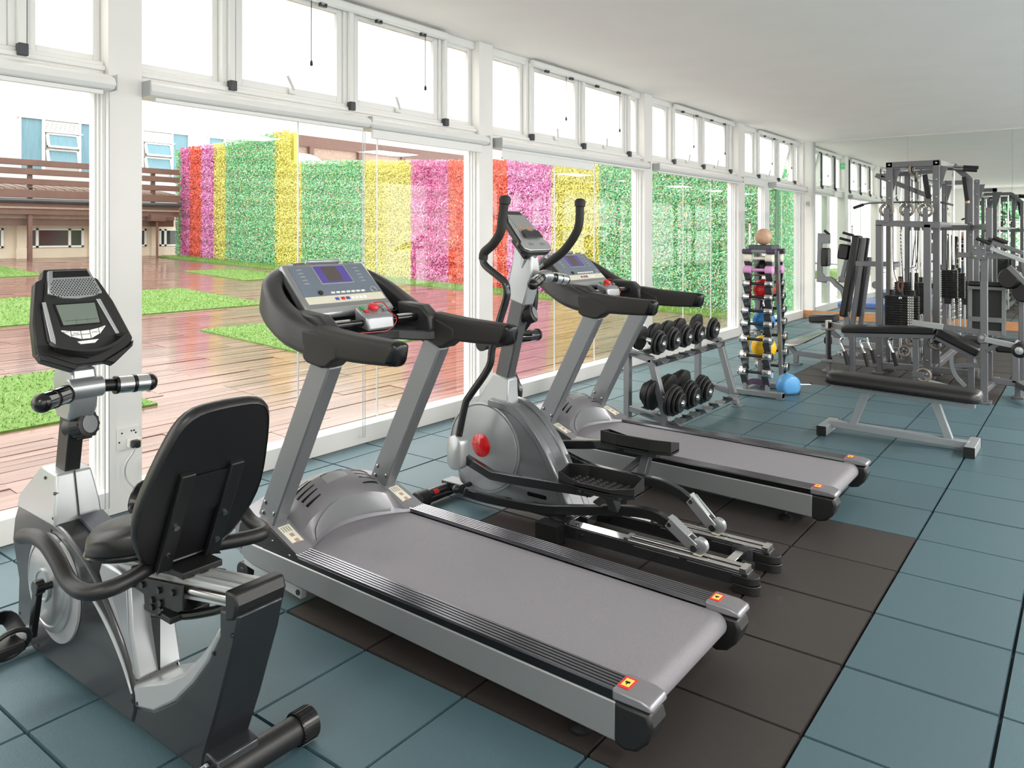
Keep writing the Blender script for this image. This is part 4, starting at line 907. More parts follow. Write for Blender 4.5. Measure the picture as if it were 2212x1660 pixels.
    for s, d in ((-1, V((-.19, -.10, -.012))), (1, V((.245, -.02, -.012)))):
        g = obj('pulse_grip', B().cyl(cc + V((s*.05, 0, 0)), cc + d, .024, 18), mBlkS, t)
        for a, b in ((.46, .68), (.725, .93)): obj('sensor_ring', B().cyl(cc + d * a, cc + d * b, .0325, 20), mChrome, g)
        for a in (.43, .70): obj('grip_band', B().cyl(cc + d * (a - .01), cc + d * (a + .035), .034, 20), mBlkS, g)
        obj('grip_cap', B().lathe(cc + d * .925, d, [(0, .034), (.012, .034), (.026, .026), (.034, .01), (.036, .001)], 20), mBlkS, g)
    # console
    def con(u, v, h=0):
        ty, tz = .155, .335; L_ = math.hypot(ty, tz); return V((xc + u, 2.925 + ty * v, 1.145 + tz * v)) + V((0, -tz / L_, ty / L_)) * h
    out = [(-.035, -.02), (.035, -.02), (.075, -.02), (.165, .13), (.178, .2), (.135, .62), (.095, .88), (.075, .9), (.065, 1.0), (-.09, 1.0), (-.10, .9), (-.125, .87), (-.158, .45), (-.165, .15), (-.155, .10), (-.06, -.03)]
    c = obj('console', B().loft([[con(u * .9, .03 + v * .94, -.06) for u, v in out], [con(u, v, -.035) for u, v in out], [con(u, v, 0) for u, v in out]]), mBlk, t, bev=.006)
    inn = [(-.10, .12), (.0, .03), (.10, .12), (.135, .25), (.105, .6), (.075, .86), (-.095, .86), (-.125, .55), (-.128, .25)]
    obj('console_bezel', B().loft([[con(u, v, 0) for u, v in inn], [con(u * .98, v, .010) for u, v in inn]]), mBlk, c, bev=.004)
    grl = [(-.10, .72), (-.05, .665), (0, .65), (.06, .67), (.095, .70), (.063, .965), (-.083, .965)]
    gp = obj('grille_panel', B().loft([[con(u, v, 0) for u, v in grl], [con(u * .98, v, .018) for u, v in grl]]), mSil, c, bev=.004)
    rs = [(-.072, .885), (.06, .885), (.052, .955), (-.068, .955)]
    obj('grille_recess', B().loft([[con(u, v, .017) for u, v in rs], [con(u, v, .0188) for u, v in rs]]), mBlkS, c)
    gd = B()
    for r_ in range(10):
        for k in range(17):
            u = -.085 + k * .0102 + (.005 if r_ % 2 else 0); v = .69 + r_ * .0185
            if abs(u + .006) < .088 - (v - .69) * .09: gd.loft([[con(u + .0026 * math.cos(a), v + .0072 * math.sin(a), h) for a in (0, 1.05, 2.09, 3.14, 4.19, 5.24)] for h in (.0175, .0186)])
    obj('grille_holes', gd, mBlkS, c, kind='stuff', flat=True)
    sc = [(-.065, .385), (.062, .385), (.058, .60), (-.078, .60)]
    obj('display_frame', B().loft([[con(u * 1.1, .49 + (v - .49) * 1.15, .010) for u, v in sc], [con(u * 1.1, .49 + (v - .49) * 1.15, .0125) for u, v in sc]]), mBlkS, c)
    obj('display', B().loft([[con(u, v, .0125) for u, v in sc], [con(u, v, .0135) for u, v in sc]]), mScr, c)
    obj('display_grid', B().loft([[con(-.06 + a, .425 + b, h) for a, b in ((0, 0), (.115, 0), (.115, .004), (0, .004))] for h in (.0135, .0138)]).loft([[con(-.02 + a, .39 + b, h) for a, b in ((0, 0), (.001, 0), (.001, .05), (0, .05))] for h in (.0135, .0138)]).loft([[con(.02 + a, .39 + b, h) for a, b in ((0, 0), (.001, 0), (.001, .05), (0, .05))] for h in (.0135, .0138)]), mFrameD, c)
    for P in ([(-.118, .24), (-.104, .17), (-.100, .25), (-.108, .64), (-.122, .64)], [(.112, .24), (.125, .25), (.082, .64), (.066, .64)]):
        obj('side_trim', B().loft([[con(u, v, .010) for u, v in P], [con(u, v, .014) for u, v in P]]), mSilL, c, bev=.002)
    edges = [-.078, -.046, -.012, .02, .052, .080]
    tops = [.335, .318, .31, .312, .325, .345]; bots = [.325, .258, .225, .225, .262, .335]
    LBL = ['ENTER', 'PULSE\nRECOVERY', 'MEASURE', 'DOWN', 'UP']
    for k in range(5):
        a, b = edges[k] + .0017, edges[k + 1] - .0017
        P = [(a, bots[k] + .002), (b, bots[k + 1] + .002), (b, tops[k + 1]), (a, tops[k])]
        obj('key', B().loft([[con(u, v, .010) for u, v in P], [con(u, v, .0145) for u, v in P]]), mWhite, c)
        o_ = con((a + b) / 2, (bots[k] + bots[k+1] + tops[k] + tops[k+1]) / 4 + .004, .0150)
        text('key_lettering', LBL[k], .0065, mBlkS, c, frame_mtx(o_, (1, 0, 0), con(0, 1) - con(0, 0)), .0001)
    obj('key', B().loft([[con(u, v, .010) for u, v in ((-.02, .175), (.03, .175), (.045, .21), (-.03, .205))], [con(u, v, .0145) for u, v in ((-.02, .175), (.03, .175), (.045, .21), (-.03, .205))]]), mWhite, c)
    ledge = smooth([con(-.118, .20, .02), con(-.10, .135, .03), con(-.04, .075, .038), (con(.02, .06, .04)), con(.08, .11, .036), con(.125, .195, .03), con(.13, .23, .02)], 4)
    obj('book_ledge', B().ribbon(ledge, .05, .012, con(0, 1) - con(0, 0)), mBlk, c, bev=.003)
    for P in ([(-.165, .13), (-.155, .06), (-.055, -.075), (-.04, -.02), (-.06, .0), (-.13, .10)], [(.175, .17), (.165, .10), (.085, -.06), (.055, -.015), (.07, .01), (.15, .11)]):
        obj('console_wing', B().loft([[con(u, v, -.03) for u, v in P], [con(u, v, .012) for u, v in P]]), mBlk, c, bev=.005)
    # crank disc, crank arm, pedals
    obj('crank_disc', B().lathe((xl - .012, 3.02, .345), (-1, 0, 0), [(-.01, .175), (.006, .173), (.012, .16), (.014, .15), (.010, .148), (.016, .14), (.022, .06), (.03, .058), (.03, .05), (.026, .045), (.026, 0)], 48), mSil, t)
    obj('disc_plate', B().lathe((xl - .001, 2.985, .325), (-1, 0, 0), [(0, .185), (.008, .183), (.009, .01)], 48), mSilL, t)
    obj('crank_axle', B().cyl((1.15, 2.955, .365), (1.45, 2.955, .365), .014, 12), mBlkS, t)
    obj('crank_arm', B().loft([[(1.135, 2.955 + a, .365 + b) for a, b in ((-.022, .015), (.022, .02), (.062, -.175), (.035, -.185))], [(1.155, 2.955 + a, .365 + b) for a, b in ((-.022, .015), (.022, .02), (.062, -.175), (.035, -.185))]]).cyl((1.13, 2.955, .37), (1.16, 2.955, .37), .026, 16), mBlkS, t, bev=.003)
    obj('crank_arm', B().loft([[(1.445, 2.955 + a, .365 + b) for a, b in ((.022, -.015), (-.022, -.02), (-.062, .175), (-.035, .185))], [(1.465, 2.955 + a, .365 + b) for a, b in ((.022, -.015), (-.022, -.02), (-.062, .175), (-.035, .185))]]), mBlkS, t, bev=.003)
    for x, y, z in ((1.06, 3.00, .185), (1.545, 2.91, .545)):
        pd = obj('pedal', B().box(x - .055, x + .045, y - .05, y + .05, z - .018, z + .012), mBlk, t, bev=.006)
        obj('pedal_spindle', B().cyl((x - .02, y, z), (x + (.09 if x < 1.3 else -.09), y, z), .009, 8), mBolt, pd)
        obj('pedal_strap', B().ribbon(smooth([(x - .06, y + .0, z - .02), (x - .075, y + .02, z + .03), (x - .04, y + .05, z + .075), (x + .02, y + .05, z + .075), (x + .05, y + .03, z + .02)], 4), .05, .006, (0, 1, .3)), mBlkS, pd)
        obj('pedal_cage', B().ring((x - .005, y - .045, z + .02), (0, 1, .5), .062, .009, 20, 6), mBlk, pd)
    # seat pillar (silver) and rear foot with curved silver cover
    obj('seat_pillar', B().prism([(2.56, .50), (2.49, .49), (2.475, .33), (2.43, .185), (2.47, .17), (2.60, .33), (2.70, .46), (2.68, .5)], xl + .012, xr - .0), mSilL, t, bev=.008)
    obj('pillar_recess', B().prism([(2.60, .465), (2.50, .462), (2.49, .32), (2.455, .22), (2.54, .33), (2.62, .44)], xl + .008, xl + .013), mSil, t, bev=.002)
    obj('pillar_seam', B().box(xc - .0015, xc + .0015, 2.425, 2.5, .19, .40), mBlk, t)
    cv = [(2.455, .165), (2.36, .205), (2.25, .25), (2.15, .31), (2.06, .39), (2.0, .455), (1.955, .515), (1.965, .47), (2.02, .385), (2.10, .295), (2.20, .205), (2.32, .13), (2.455, .095)]
    obj('curved_cover', B().prism(cv, xl + .004, xr - .004), mSilL, t, bev=.01, sharp=50)
    rp = [(1.965, .555), (1.87, .56), (1.895, .47), (1.98, .25), (2.045, .10), (2.06, .045), (2.45, .045), (2.45, .10), (2.32, .135), (2.20, .208), (2.10, .298), (2.02, .388), (1.965, .475)]
    obj('rear_leg', B().prism(rp, xl + .006, xr - .006), mBody, t, bev=.008, sharp=50)
    for y, z in ((2.42, .12), (1.99, .42), (1.90, .50), (2.03, .09)): obj('screw', B().cyl((xl + .002, y, z), (xl + .012, y, z), .006, 8), mBlkS, t)
    # sloping seat rail with end cap
    rz = lambda y: .565 + (2.22 - y) * .155
    rl = obj('seat_rail', B().prism([(2.62, rz(2.62)), (1.91, rz(1.91)), (1.90, rz(1.91) - .015), (1.90, rz(1.91) - .055), (2.62, rz(2.62) - .075)], xc - .045, xc + .05), mAluG, t, bev=.004)
    for xx in (xc - .046, xc + .051): obj('rail_rod', B().cyl((xx, 2.60, rz(2.60) - .035), (xx, 1.92, rz(1.92) - .03), .016, 12), mSteel, rl)
    for xx in (xc - .02, xc + .025): obj('rail_lip', B().bar((xx, 2.6, rz(2.6) + .002), (xx, 1.915, rz(1.915) + .002), .012, .006), mSilL, rl)
    obj('rail_end_cap', B().prism([(1.93, rz(1.93) + .008), (1.885, rz(1.89) + .003), (1.872, rz(1.88) - .03), (1.885, .545), (1.93, .53)], xl - .0, xr + .005), mBlk, t, bev=.008)
    # slide carriage with bolts and lever
    for xx in (xc - .072, xc + .066):
        pl = [(2.50, .505), (2.16, .565), (2.16, .49), (2.19, .475), (2.29, .468), (2.30, .43), (2.38, .43), (2.39, .475), (2.50, .48)]
        cp = obj('carriage_plate', B().prism(pl, xx, xx + .006), mBlk, t, bev=.002)
        for y, z in ((2.45, .49), (2.39, .505), (2.29, .515), (2.21, .53), (2.33, .475), (2.28, .48), (2.33, .452), (2.28, .458)):
            obj('bolt', B().cyl((xx - .008 if xx < xc else xx + .006, y, z), (xx if xx < xc else xx + .014, y, z), .010, 10), mBlkS, cp)
    obj('carriage', B().box(xc - .066, xc + .066, 2.17, 2.49, .575, .595).box(xc - .066, xc + .066, 2.24, 2.40, .42, .44), mBlk, t, bev=.003)
    obj('adjust_lever', B().tube(smooth([(xc - .06, 2.35, .42), (xc - .02, 2.24, .432), (xc + .03, 2.15, .455), (xc + .06, 2.10, .48)], 4), .014, 10), mBlkS, t)
    # seat cushion: saddle shape
    sp = []
    for k in range(25):
        a = 2 * math.pi * k / 24; sp.append((.185 * math.cos(a) * (1 - .18 * max(0, math.sin(a))), .19 * math.sin(a)))
    rings = []
    for s_, z in ((.84, .0), (.97, .008), (1.0, .03), (.985, .055), (.90, .072), (.6, .082), (.2, .084), (.02, .084)):
        rings.append([(xc + a * s_, 2.52 + b * s_, .555 + z * 1.2 + (2.62 - (2.52 + b * s_)) * .13 + (.018 * max(0, -b / .19) if z > .05 else 0)) for a, b in sp])
    obj('seat_cushion', B().loft(rings), mVinyl, t, sharp=60)
    obj('seat_piping', B().tube([(xc + a * 1.0, 2.52 + b, .576 + (2.62 - (2.52 + b)) * .13) for a, b in sp], .006, 6), mBlkS, t)
    # backrest: rounded trapezoid pad leaning back
    def bk(u, v, h=0):
        ty, tz = -.25, .52; L_ = math.hypot(ty, tz); return V((xc + u, 2.285 + ty * v, .60 + tz * v)) + V((0, -tz / L_, ty / L_)) * h
    half = [(.0, .0), (.09, .01), (.15, .08), (.195, .26), (.205, .42), (.19, .62), (.165, .82), (.14, .93), (.10, .985), (0.04, 1.0)]
    o2 = half + [(-u, v) for u, v in reversed(half[1:])]
    o3 = [(p.x, p.y) for p in smooth([V((u, v, 0)) for u, v in o2] + [V((0, 0, 0))], 2)][:-1]
    rings = []
    for s_, h in ((.2, -.038), (.8, -.036), (.95, -.026), (1.0, -.004), (1.0, .012), (.965, .022), (.955, .018), (.2, .018)):
        rings.append([bk(u * s_, .5 + (v - .5) * s_, h + .03 * (u / .2) ** 2 * -1 * 0) for u, v in o3])
    pad = obj('backrest', B().loft(rings), mVinyl, t, sharp=50)
    for xx in (-.085, .075):
        sb = B().bar(bk(xx, .55, .025), bk(xx, .10, .03), .035, .025, (0, 0, 1))
        obj('back_strut', B().ribbon([bk(xx, .62, .026), bk(xx, .30, .03), bk(xx, .02, .035), (xc + xx, 2.33, .565), (xc + xx, 2.40, .56)], .045, .022, (0, -1, .3)), mBlk, t, bev=.004)
        for v in (.30, .12): obj('bolt', B().cyl(bk(xx, v, .03), bk(xx, v, .047), .009, 10), mBolt, pad)
    obj('back_cross_plate', B().bar(bk(-.085, .46, .024), bk(.075, .46, .024), .14, .006, bk(0, 0, 1) - bk(0, 0, 0)), mBlk, t)
    # side hand rails: one bar swept round behind the seat
    arm = [(1.0, 2.70, .655), (1.0, 2.615, .675), (1.0, 2.53, .675), (1.0, 2.45, .645), (1.0, 2.37, .60), (1.01, 2.28, .592), (1.06, 2.235, .60), (1.14, 2.26, .60), (1.25, 2.31, .60), (1.35, 2.31, .60), (1.46, 2.26, .60), (1.54, 2.235, .60), (1.59, 2.28, .592), (1.60, 2.37, .60), (1.60, 2.45, .645), (1.60, 2.53, .675), (1.60, 2.615, .675), (1.60, 2.70, .655)]
    obj('seat_handrail', B().tube(smooth(arm, 5), .0235, 16), mBlk, t, sharp=60)
    # floor bars
    obj('rear_stabiliser', B().cyl((1.06, 2.00, .052), (1.53, 2.00, .052), .043, 24), mBlk, t)
    for x0, x1 in ((1.03, 1.09), (1.51, 1.57)):
        b = B().cyl((x0, 2.00, .052), (x1, 2.00, .052), .050, 28)
        for k in range(28):
            a = 2 * math.pi * k / 28; b.bar((x0 + .004, 2.0 + .05 * math.cos(a), .052 + .05 * math.sin(a)), (x1 - .004, 2.0 + .05 * math.cos(a), .052 + .05 * math.sin(a)), .005, .004, (0, math.cos(a), math.sin(a)))
        obj('stabiliser_cap', b, mBlkS, t)
    obj('rear_fairing', B().loft([[(xl + .01, 2.06, .02), (xr - .01, 2.06, .02), (xr - .01, 1.965, .03), (xl + .01, 1.965, .03)], [(xl + .01, 2.06, .12), (xr - .01, 2.06, .12), (xr - .01, 1.985, .11), (xl + .01, 1.985, .11)]]), mBody, t, bev=.006)
    obj('fairing_tip', B().prism([(2.12, .02), (2.03, .02), (1.98, .07), (2.02, .10)], xl - .006, xl + .006), mSil, t, bev=.004)
    obj('front_stabiliser', B().cyl((1.04, 3.30, .05), (1.56, 3.30, .05), .04, 20), mAluG, t)
    for x0, x1 in ((1.0, 1.07), (1.53, 1.60)): obj('stabiliser_cap', B().cyl((x0, 3.30, .05), (x1, 3.30, .05), .05, 20), mBlk, t, bev=.008)
    return t
bike()
# wall socket with plug on the second pillar
so = thing('wall_socket', 'white double socket with a black plug on the pillar behind the bike', 'socket', (2.19, YW, .42))
obj('plate', B().box(2.145, 2.275, YW - .012, YW, .36, .49), mWhite, so, bev=.004)
obj('adapter', B().box(2.195, 2.27, YW - .045, YW - .012, .375, .425), mWhite, so, bev=.006)
for x, z in ((2.17, .46), (2.225, .465), (2.24, .465), (2.155, .41), (2.25, .45)): obj('pin_hole', B().cyl((x, YW - .0135, z), (x, YW - .011, z), .005, 8), mBlkS, so)
obj('switch_lamp', B().box(2.25, 2.264, YW - .047, YW - .044, .385, .41), M('amber lamp', 'e0a040', .3), so)
pc = thing('power_cable', 'black plug and grey cable hanging from the wall socket', 'cable', (2.215, YW - .06, .3))
obj('plug', B().box(2.20, 2.245, YW - .09, YW - .045, .375, .42), mBlk, pc, bev=.01)
obj('lead', B().tube(smooth([(2.215, YW - .08, .385), (2.19, YW - .10, .36), (2.155, YW - .09, .30), (2.16, YW - .08, .22), (2.20, YW - .12, .14), (2.22, YW - .16, .02), (2.25, YW - .3, .008), (2.2, YW - .6, .008), (2.3, YW - 1.0, .008)], 5), .0055, 8), mAluG, pc)
# ================================================================ DUMBBELL RACK
def rack():
    t = thing('dumbbell_rack', 'two-tier grey steel rack holding black plate dumbbells beside the window sill', 'rack', (6.3, 2.9, 0))
    for x in (5.60, 7.0):
        obj('rear_leg', B().box(x - .03, x + .03, 3.03, 3.08, 0, .655), mFrameG, t, bev=.004)
        obj('top_bar', B().bar((x, 3.075, .655), (x, 2.83, .60), .06, .05), mFrameG, t, bev=.004)
        obj('front_leg', B().bar((x, 2.84, .605), (x, 2.675, .02), .06, .055, (0, 1, 0)), mFrameG, t, bev=.004)
        obj('foot_plate', B().box(x - .045, x + .045, 2.62, 2.71, 0, .012), mFrameG, t, bev=.002)
        obj('base_bar', B().bar((x, 3.05, .19), (x, 2.72, .13), .05, .05), mFrameG, t, bev=.004)
        obj('bolt', B().cyl((x - .034, 2.88, .165), (x - .03, 2.88, .165), .008, 8), mBlkS, t)
    for (y, z) in ((2.99, .625), (2.80, .575), (2.98, .165), (2.66, .105)):
        obj('tier_rail', B().bar((5.60, y, z), (7.0, y, z), .03, .045), mFrameD, t, bev=.003)
    for xs, yf, zf, r, tl in (((5.60, 5.86, 6.10, 6.34, 6.70), 2.735, .585, .105, .16), ((5.60, 5.88, 6.14, 6.42, 6.74), 2.60, .115, .125, .15)):
        for x in xs:
            for dy in (0, .23):
                P = [(x + (r + .012) * math.sin(rad(a)), zf + dy * tl + .12 - (r + .012) * math.cos(rad(a)) - (.0 if r < .11 else -.022)) for a in range(-38, 39, 8)]
                P2 = [(x + (r + .018) * math.sin(rad(a)), zf + dy * tl + .12 - (r + .018) * math.cos(rad(a)) - (.0 if r < .11 else -.022)) for a in range(38, -39, -8)]
                obj('saddle', B().prism(P + P2, yf + dy - .02, yf + dy + .07, 'y'), mFrameG, t, sharp=50)
rack()
def dumbbell(name, lab, x, y, z, r, plates, tilt, grp):
    t = thing(name, lab, 'dumbbell', (x, y, z), grp)
    d = V((0, math.cos(tilt), math.sin(tilt))); c = V((x, y, z))
    obj('handle', B().lathe(c, d, [(-.085, .015), (-.05, .016), (0, .018), (.05, .016), (.085, .015)], 16), mChrome, t)
    for s in (-1, 1):
        at = .06
        for th, rr in plates:
            obj('plate', B().lathe(c + d * s * at, d * s, [(0, rr * .3), (0, rr - .008), (.004, rr), (th - .005, rr), (th - .001, rr - .007), (th - .004, rr * .75), (th - .004, rr * .42), (th, rr * .4), (th, .015)], 32), mRubber, t, sharp=40)
            at += th + .001
        obj('end_nut', B().lathe(c + d * s * at, d * s, [(-.004, .03), (.006, .026), (.012, .02), (.016, .018), (.017, .010), (.008, .009), (.008, .001)], 20), mChrome, t)
    return t

for k, x in enumerate((5.60, 5.86, 6.10, 6.34, 6.70)):
    big = k == 4
    dumbbell('dumbbell', ('black plate dumbbell at the upright end of the upper tier, thinner plates than the others' if False else
             ['black dumbbell on the upper tier, half behind the far treadmill upright', 'black dumbbell on the upper tier, second from the treadmill', 'black dumbbell in the middle of the upper tier', 'black dumbbell on the upper tier, second from its window end', 'tallest black dumbbell, at the end of the upper tier by the tower rack'][k]),
             x, 2.86, .755, .098, [(.024, .10), (.02, .098), (.026, .075)] if not big else [(.03, .108), (.03, .08)], rad(9), 'plate dumbbells on the upper tier')
for k, x in enumerate((5.60, 5.88, 6.14)):
    dumbbell('dumbbell', ['large black dumbbell on the lower tier behind the front leg', 'large black dumbbell in the middle of the lower tier three', 'large black dumbbell on the lower tier beside the two empty saddles'][k],
             x, 2.74, .31, .125, [(.03, .125), (.028, .122), (.026, .10), (.026, .078)], rad(9), 'plate dumbbells on the lower tier')
# ================================================================ TOWER RACK
def tower():
    t = thing('tower_rack', 'narrow steel tower rack with small dumbbells on both faces and balls inside', 'rack', (7.75, 2.68, 0))
    for s, xb, xt in ((-1, 7.56, 7.70), (1, 8.0, 7.86)):
        for y in (2.575, 2.795):
            obj('upright', B().bar((xb, y, .04), (xt, y, 1.44), .035, .05, (1, 0, 0)), mFrameG, t, bev=.003)
        obj('base_bar', B().box(xb - .06 if s < 0 else xb - .02, xb + .02 if s < 0 else xb + .06, 2.41, 2.96, .012, .06), mFrameG, t, bev=.003)
        for y in (2.41, 2.90): obj('base_foot', B().box(xb - .062 if s < 0 else xb - .022, xb + .022 if s < 0 else xb + .062, y, y + .06, 0, .062), mFrameG, t, bev=.002)
    obj('side_tie', B().box(7.56, 8.0, 2.78, 2.82, .02, .06), mFrameG, t)
    obj('top_box', B().box(7.67, 7.89, 2.565, 2.805, 1.42, 1.50), mFrameD, t, bev=.006)
    for zc, r in ((1.27, .085), (1.045, .108), (.735, .115), (.455, .128)):
        for dx in (-.045, .045): obj('ball_rod', B().cyl((7.78 + dx, 2.565, zc - r * .92), (7.78 + dx, 2.805, zc - r * .92), .007, 8), mChrome, t)
    return t
tower()
ZR = [1.435, 1.366, 1.25, 1.113, .98, .842, .714, .562, .40, .24]
def small_db(kind, lab, x, y, z, L_, r, mm, grp):
    t = thing('small_dumbbell', lab, 'dumbbell', (x, y, z), grp)
    if kind == 'bar':
        obj('handle', B().cyl((x, y - L_ * .5, z), (x, y + L_ * .5, z), .02, 14), mGrey, t)
        for s in (-1, 1): obj('head', B().cyl((x, y + s * L_ * .28, z), (x, y + s * L_ * .62, z), .027, 16), mm, t, bev=.003)
    elif kind == 'vinyl':
        obj('handle', B().lathe((x, y - L_ * .35, z), (0, 1, 0), [(0, .017), (L_ * .35, .015), (L_ * .7, .017)], 14), mm, t)
        for s in (-1, 1): obj('head', B().lathe((x, y + s * L_ * .24, z), (0, s, 0), [(0, .016), (.004, r * .85), (.014, r), (L_ * .27, r), (L_ * .29, r * .88), (L_ * .295, .001)], 12), mm, t, sharp=50)
    else:
        obj('handle', B().cyl((x, y - L_ * .3, z), (x, y + L_ * .3, z), .0145, 14), mBlk, t)
        for s in (-1, 1): obj('head', B().lathe((x, y + s * L_ * .26, z), (0, s, 0), [(0, .014), (0, r - .003), (.003, r), (L_ * .2, r), (L_ * .21, r * .97), (L_ * .22, r), (L_ * .26, r), (L_ * .28, r - .006), (L_ * .28, r * .6), (L_ * .275, .001)], 24), mChrome, t, sharp=35)
    return t
NMS = ['slim purple bar dumbbell', 'cream vinyl dumbbell', 'pink vinyl dumbbell'] + ['chrome dumbbell'] * 7
for f, (face, ft) in enumerate((('treadmill-facing', 'on the treadmill-facing side'), ('mirror-facing', 'on the mirror-facing side'))):
    for k, z in enumerate(ZR):
        frac = (z - .04) / 1.4; x = (7.56 + .14 * frac - .055) if f == 0 else (8.0 - .14 * frac + .055)
        kind = 'bar' if k == 0 else 'vinyl' if k < 3 else 'chrome'
        mm = [mPurp, mCream, mPink][k] if k < 3 else None
        rr = [.027, .042, .045][k] if k < 3 else .036 + .0016 * (k - 3)
        lab = '%s %s of the tower rack' % (NMS[k], ft) if k < 3 else '%s %s of the tower rack, %s chrome row down' % (NMS[k], ft, ['first', 'second', 'third', 'fourth', 'fifth', 'sixth', 'seventh'][k - 3])
        small_db(kind, lab, x, 2.685, z, .27 + .005 * k, rr, mm, 'small dumbbells on the tower rack')
rk = bpy.data.objects['tower_rack']
for f in (0, 1):
    for k, z in enumerate(ZR[1:]):
        frac = (z - .04) / 1.4; x0 = (7.56 + .14 * frac) if f == 0 else (8.0 - .14 * frac); s = -1 if f == 0 else 1
        for y in (2.578, 2.792):
            b = B().hexa([(x0 + s * .02, y - .032, z - .135), (x0 + s * .02, y + .032, z - .135), (x0 + s * .026, y + .032, z - .135), (x0 + s * .026, y - .032, z - .135),
                          (x0 + s * .088, y - .032, z - .03), (x0 + s * .088, y + .032, z - .03), (x0 + s * .094, y + .032, z - .03), (x0 + s * .094, y - .032, z - .03)])
            obj('bracket', b, mFrameD, rk)
def mball(lab, c, r, mm, name='exercise_ball'):
    t = thing(name, lab, 'ball', (c[0], c[1], c[2] - r))
    obj('skin', B().ball(c, r, 32), mm, t, sharp=80)
    se = B()                                    # seams as fine raised rings
    for d in ((1, 0, 0), (.2, 1, .3), (.3, -.3, 1), (.7, .7, .2), (.7, -.7, .3)):
        se.ring(c, d, r * .999, r * .008, 40, 4)
    obj('seam', se, M(mm.name + ' seam', tuple(v * .55 for v in mm.node_tree.nodes['Principled BSDF'].inputs['Base Color'].default_value[:3]), .6), t)
mball('tan leather ball on top of the tower rack', (7.77, 2.685, 1.582), .083, mTan)
mball('black ball highest inside the tower rack', (7.78, 2.685, 1.27), .085, mBlk)
mball('red ball inside the tower rack', (7.78, 2.685, 1.045), .108, M('red ball vinyl', 'd8181c', .3))
mball('blue ball inside the tower rack', (7.78, 2.685, .735), .112, mBlu)
mball('yellow ball lowest inside the tower rack', (7.78, 2.685, .455), .124, mYel)
bw = thing('ab_roller', 'sky blue roller with a steel handle bar on the floor by the tower rack', 'roller', (7.86, 2.46, 0))
c = V((7.84, 2.46, .09)); dv = V((-.62, -.78, 0)).normalized(); px = V((.78, -.62, 0))
rings = [[c + dv * (w_ * .075) + px * (a * rr) + V((0, 0, b * rr - .0)) for a, b in [(math.cos(rad(q)), max(-.78, math.sin(rad(q)))) for q in range(0, 360, 15)]] for w_, rr in ((-1, .075), (-.8, .105), (0, .115), (.8, .105), (1, .075))]
obj('wheel', B().loft(rings), mBag, bw, sharp=60)
obj('tread', B().loft([[c + dv * (w_ * .05) + px * (a * .1) + V((0, 0, b)) for a, b in ((-1, -.09), (1, -.09), (1, -.08), (-1, -.08))] for w_ in (-1, 1)]), mBlk, bw)
obj('label', B().bar(c + dv * .0 + V((0, 0, .1155)) - px * .03, c + V((0, 0, .1155)) - px * -.01, .03, .004), M('cyan label', '38c4d4', .4), bw)
obj('handle_bar', B().cyl(c + px * .06, c + px * .27 + V((0, 0, -.01)), .010, 12), mChrome, bw); obj('handle_end', B().cyl(c + px * .265, c + px * .275, .013, 12), mBlk, bw)
sb = thing('strap_bundle', 'dark coiled resistance strap lying inside the tower rack base', 'strap', (7.72, 2.68, .02))
for k in range(4): obj('coil', B().ribbon(smooth([(7.70 + .012*k, 2.74 - .10 * math.cos(a) , .045 + .012 * k + .05 * math.sin(a)) for a in (0, .6, 1.3, 2, 2.6, 3.1)], 3), .02, .008, (1, 0, 0)), mPurp, sb)
po = thing('steel_pole', 'thin steel pole standing by the pillar behind the tower rack', 'pole', (11.97, 4.36, 0))
obj('shaft', B().cyl((11.97, 4.36, 0), (11.97, 4.36, 1.79), .016, 12), mSteel, po); obj('pole_cap', B().cyl((11.97, 4.36, 1.78), (11.97, 4.36, 1.80), .019, 12), mBlk, po)

# ================================================================ FLAT BENCH
bn = thing('flat_bench', 'black padded flat bench on a pale grey steel frame, in front of the multi gym', 'bench', (6.57, 1.22, 0))
mBench = M('pale grey bench paint', '90969a', .4, .3)
pad = rpoly(0, 0, .26, 1.09, .07, 5)
pz = lambda y: .39 - (1.2 - y) * .03
obj('pad', B().loft([[(6.57 + a * s_, 1.20 + b * (1 - (1 - s_) * .3), pz(1.2 + b) + h) for a, b in pad] for s_, h in ((.93, 0), (.99, .008), (1.0, .03), (.985, .055), (.90, .078), (.6, .088), (.2, .09))]), mVinyl, bn, sharp=60)
obj('pad_edge', B().loft([[(6.57 + a * 1.004, 1.20 + b * 1.002, pz(1.2 + b) + h) for a, b in pad] for h in (.012, .02)]), mBlkS, bn)
obj('top_beam', B().bar((6.57, 1.71, .377), (6.57, .70, .350), .07, .045), mBench, bn, bev=.004)
obj('base_beam', B().bar((6.57, 1.72, .07), (6.57, .74, .05), .07, .055), mBench, bn, bev=.004)
obj('leg', B().bar((6.57, 1.445, .36), (6.57, 1.55, .08), .06, .055, (0, 1, 0)), mBench, bn, bev=.004)
obj('leg', B().bar((6.57, .965, .345), (6.57, .87, .07), .06, .055, (0, 1, 0)), mBench, bn, bev=.004)
for y in (1.74, .72):
    f_ = obj('foot_bar', B().box(6.385, 6.755, y - .035, y + .035, 0, .075), mBench, bn, bev=.004)
    for x in (6.38, 6.755): obj('end_cap', B().box(x - .004 if x < 6.5 else x, x if x < 6.5 else x + .004, y - .037, y + .037, 0, .077), mBlk, f_, bev=.002)
for y in (1.55, .72): obj('tab', B().box(6.49, 6.65, y - .02, y + .02, pz(y) - .012, pz(y)), mSilL, bn)
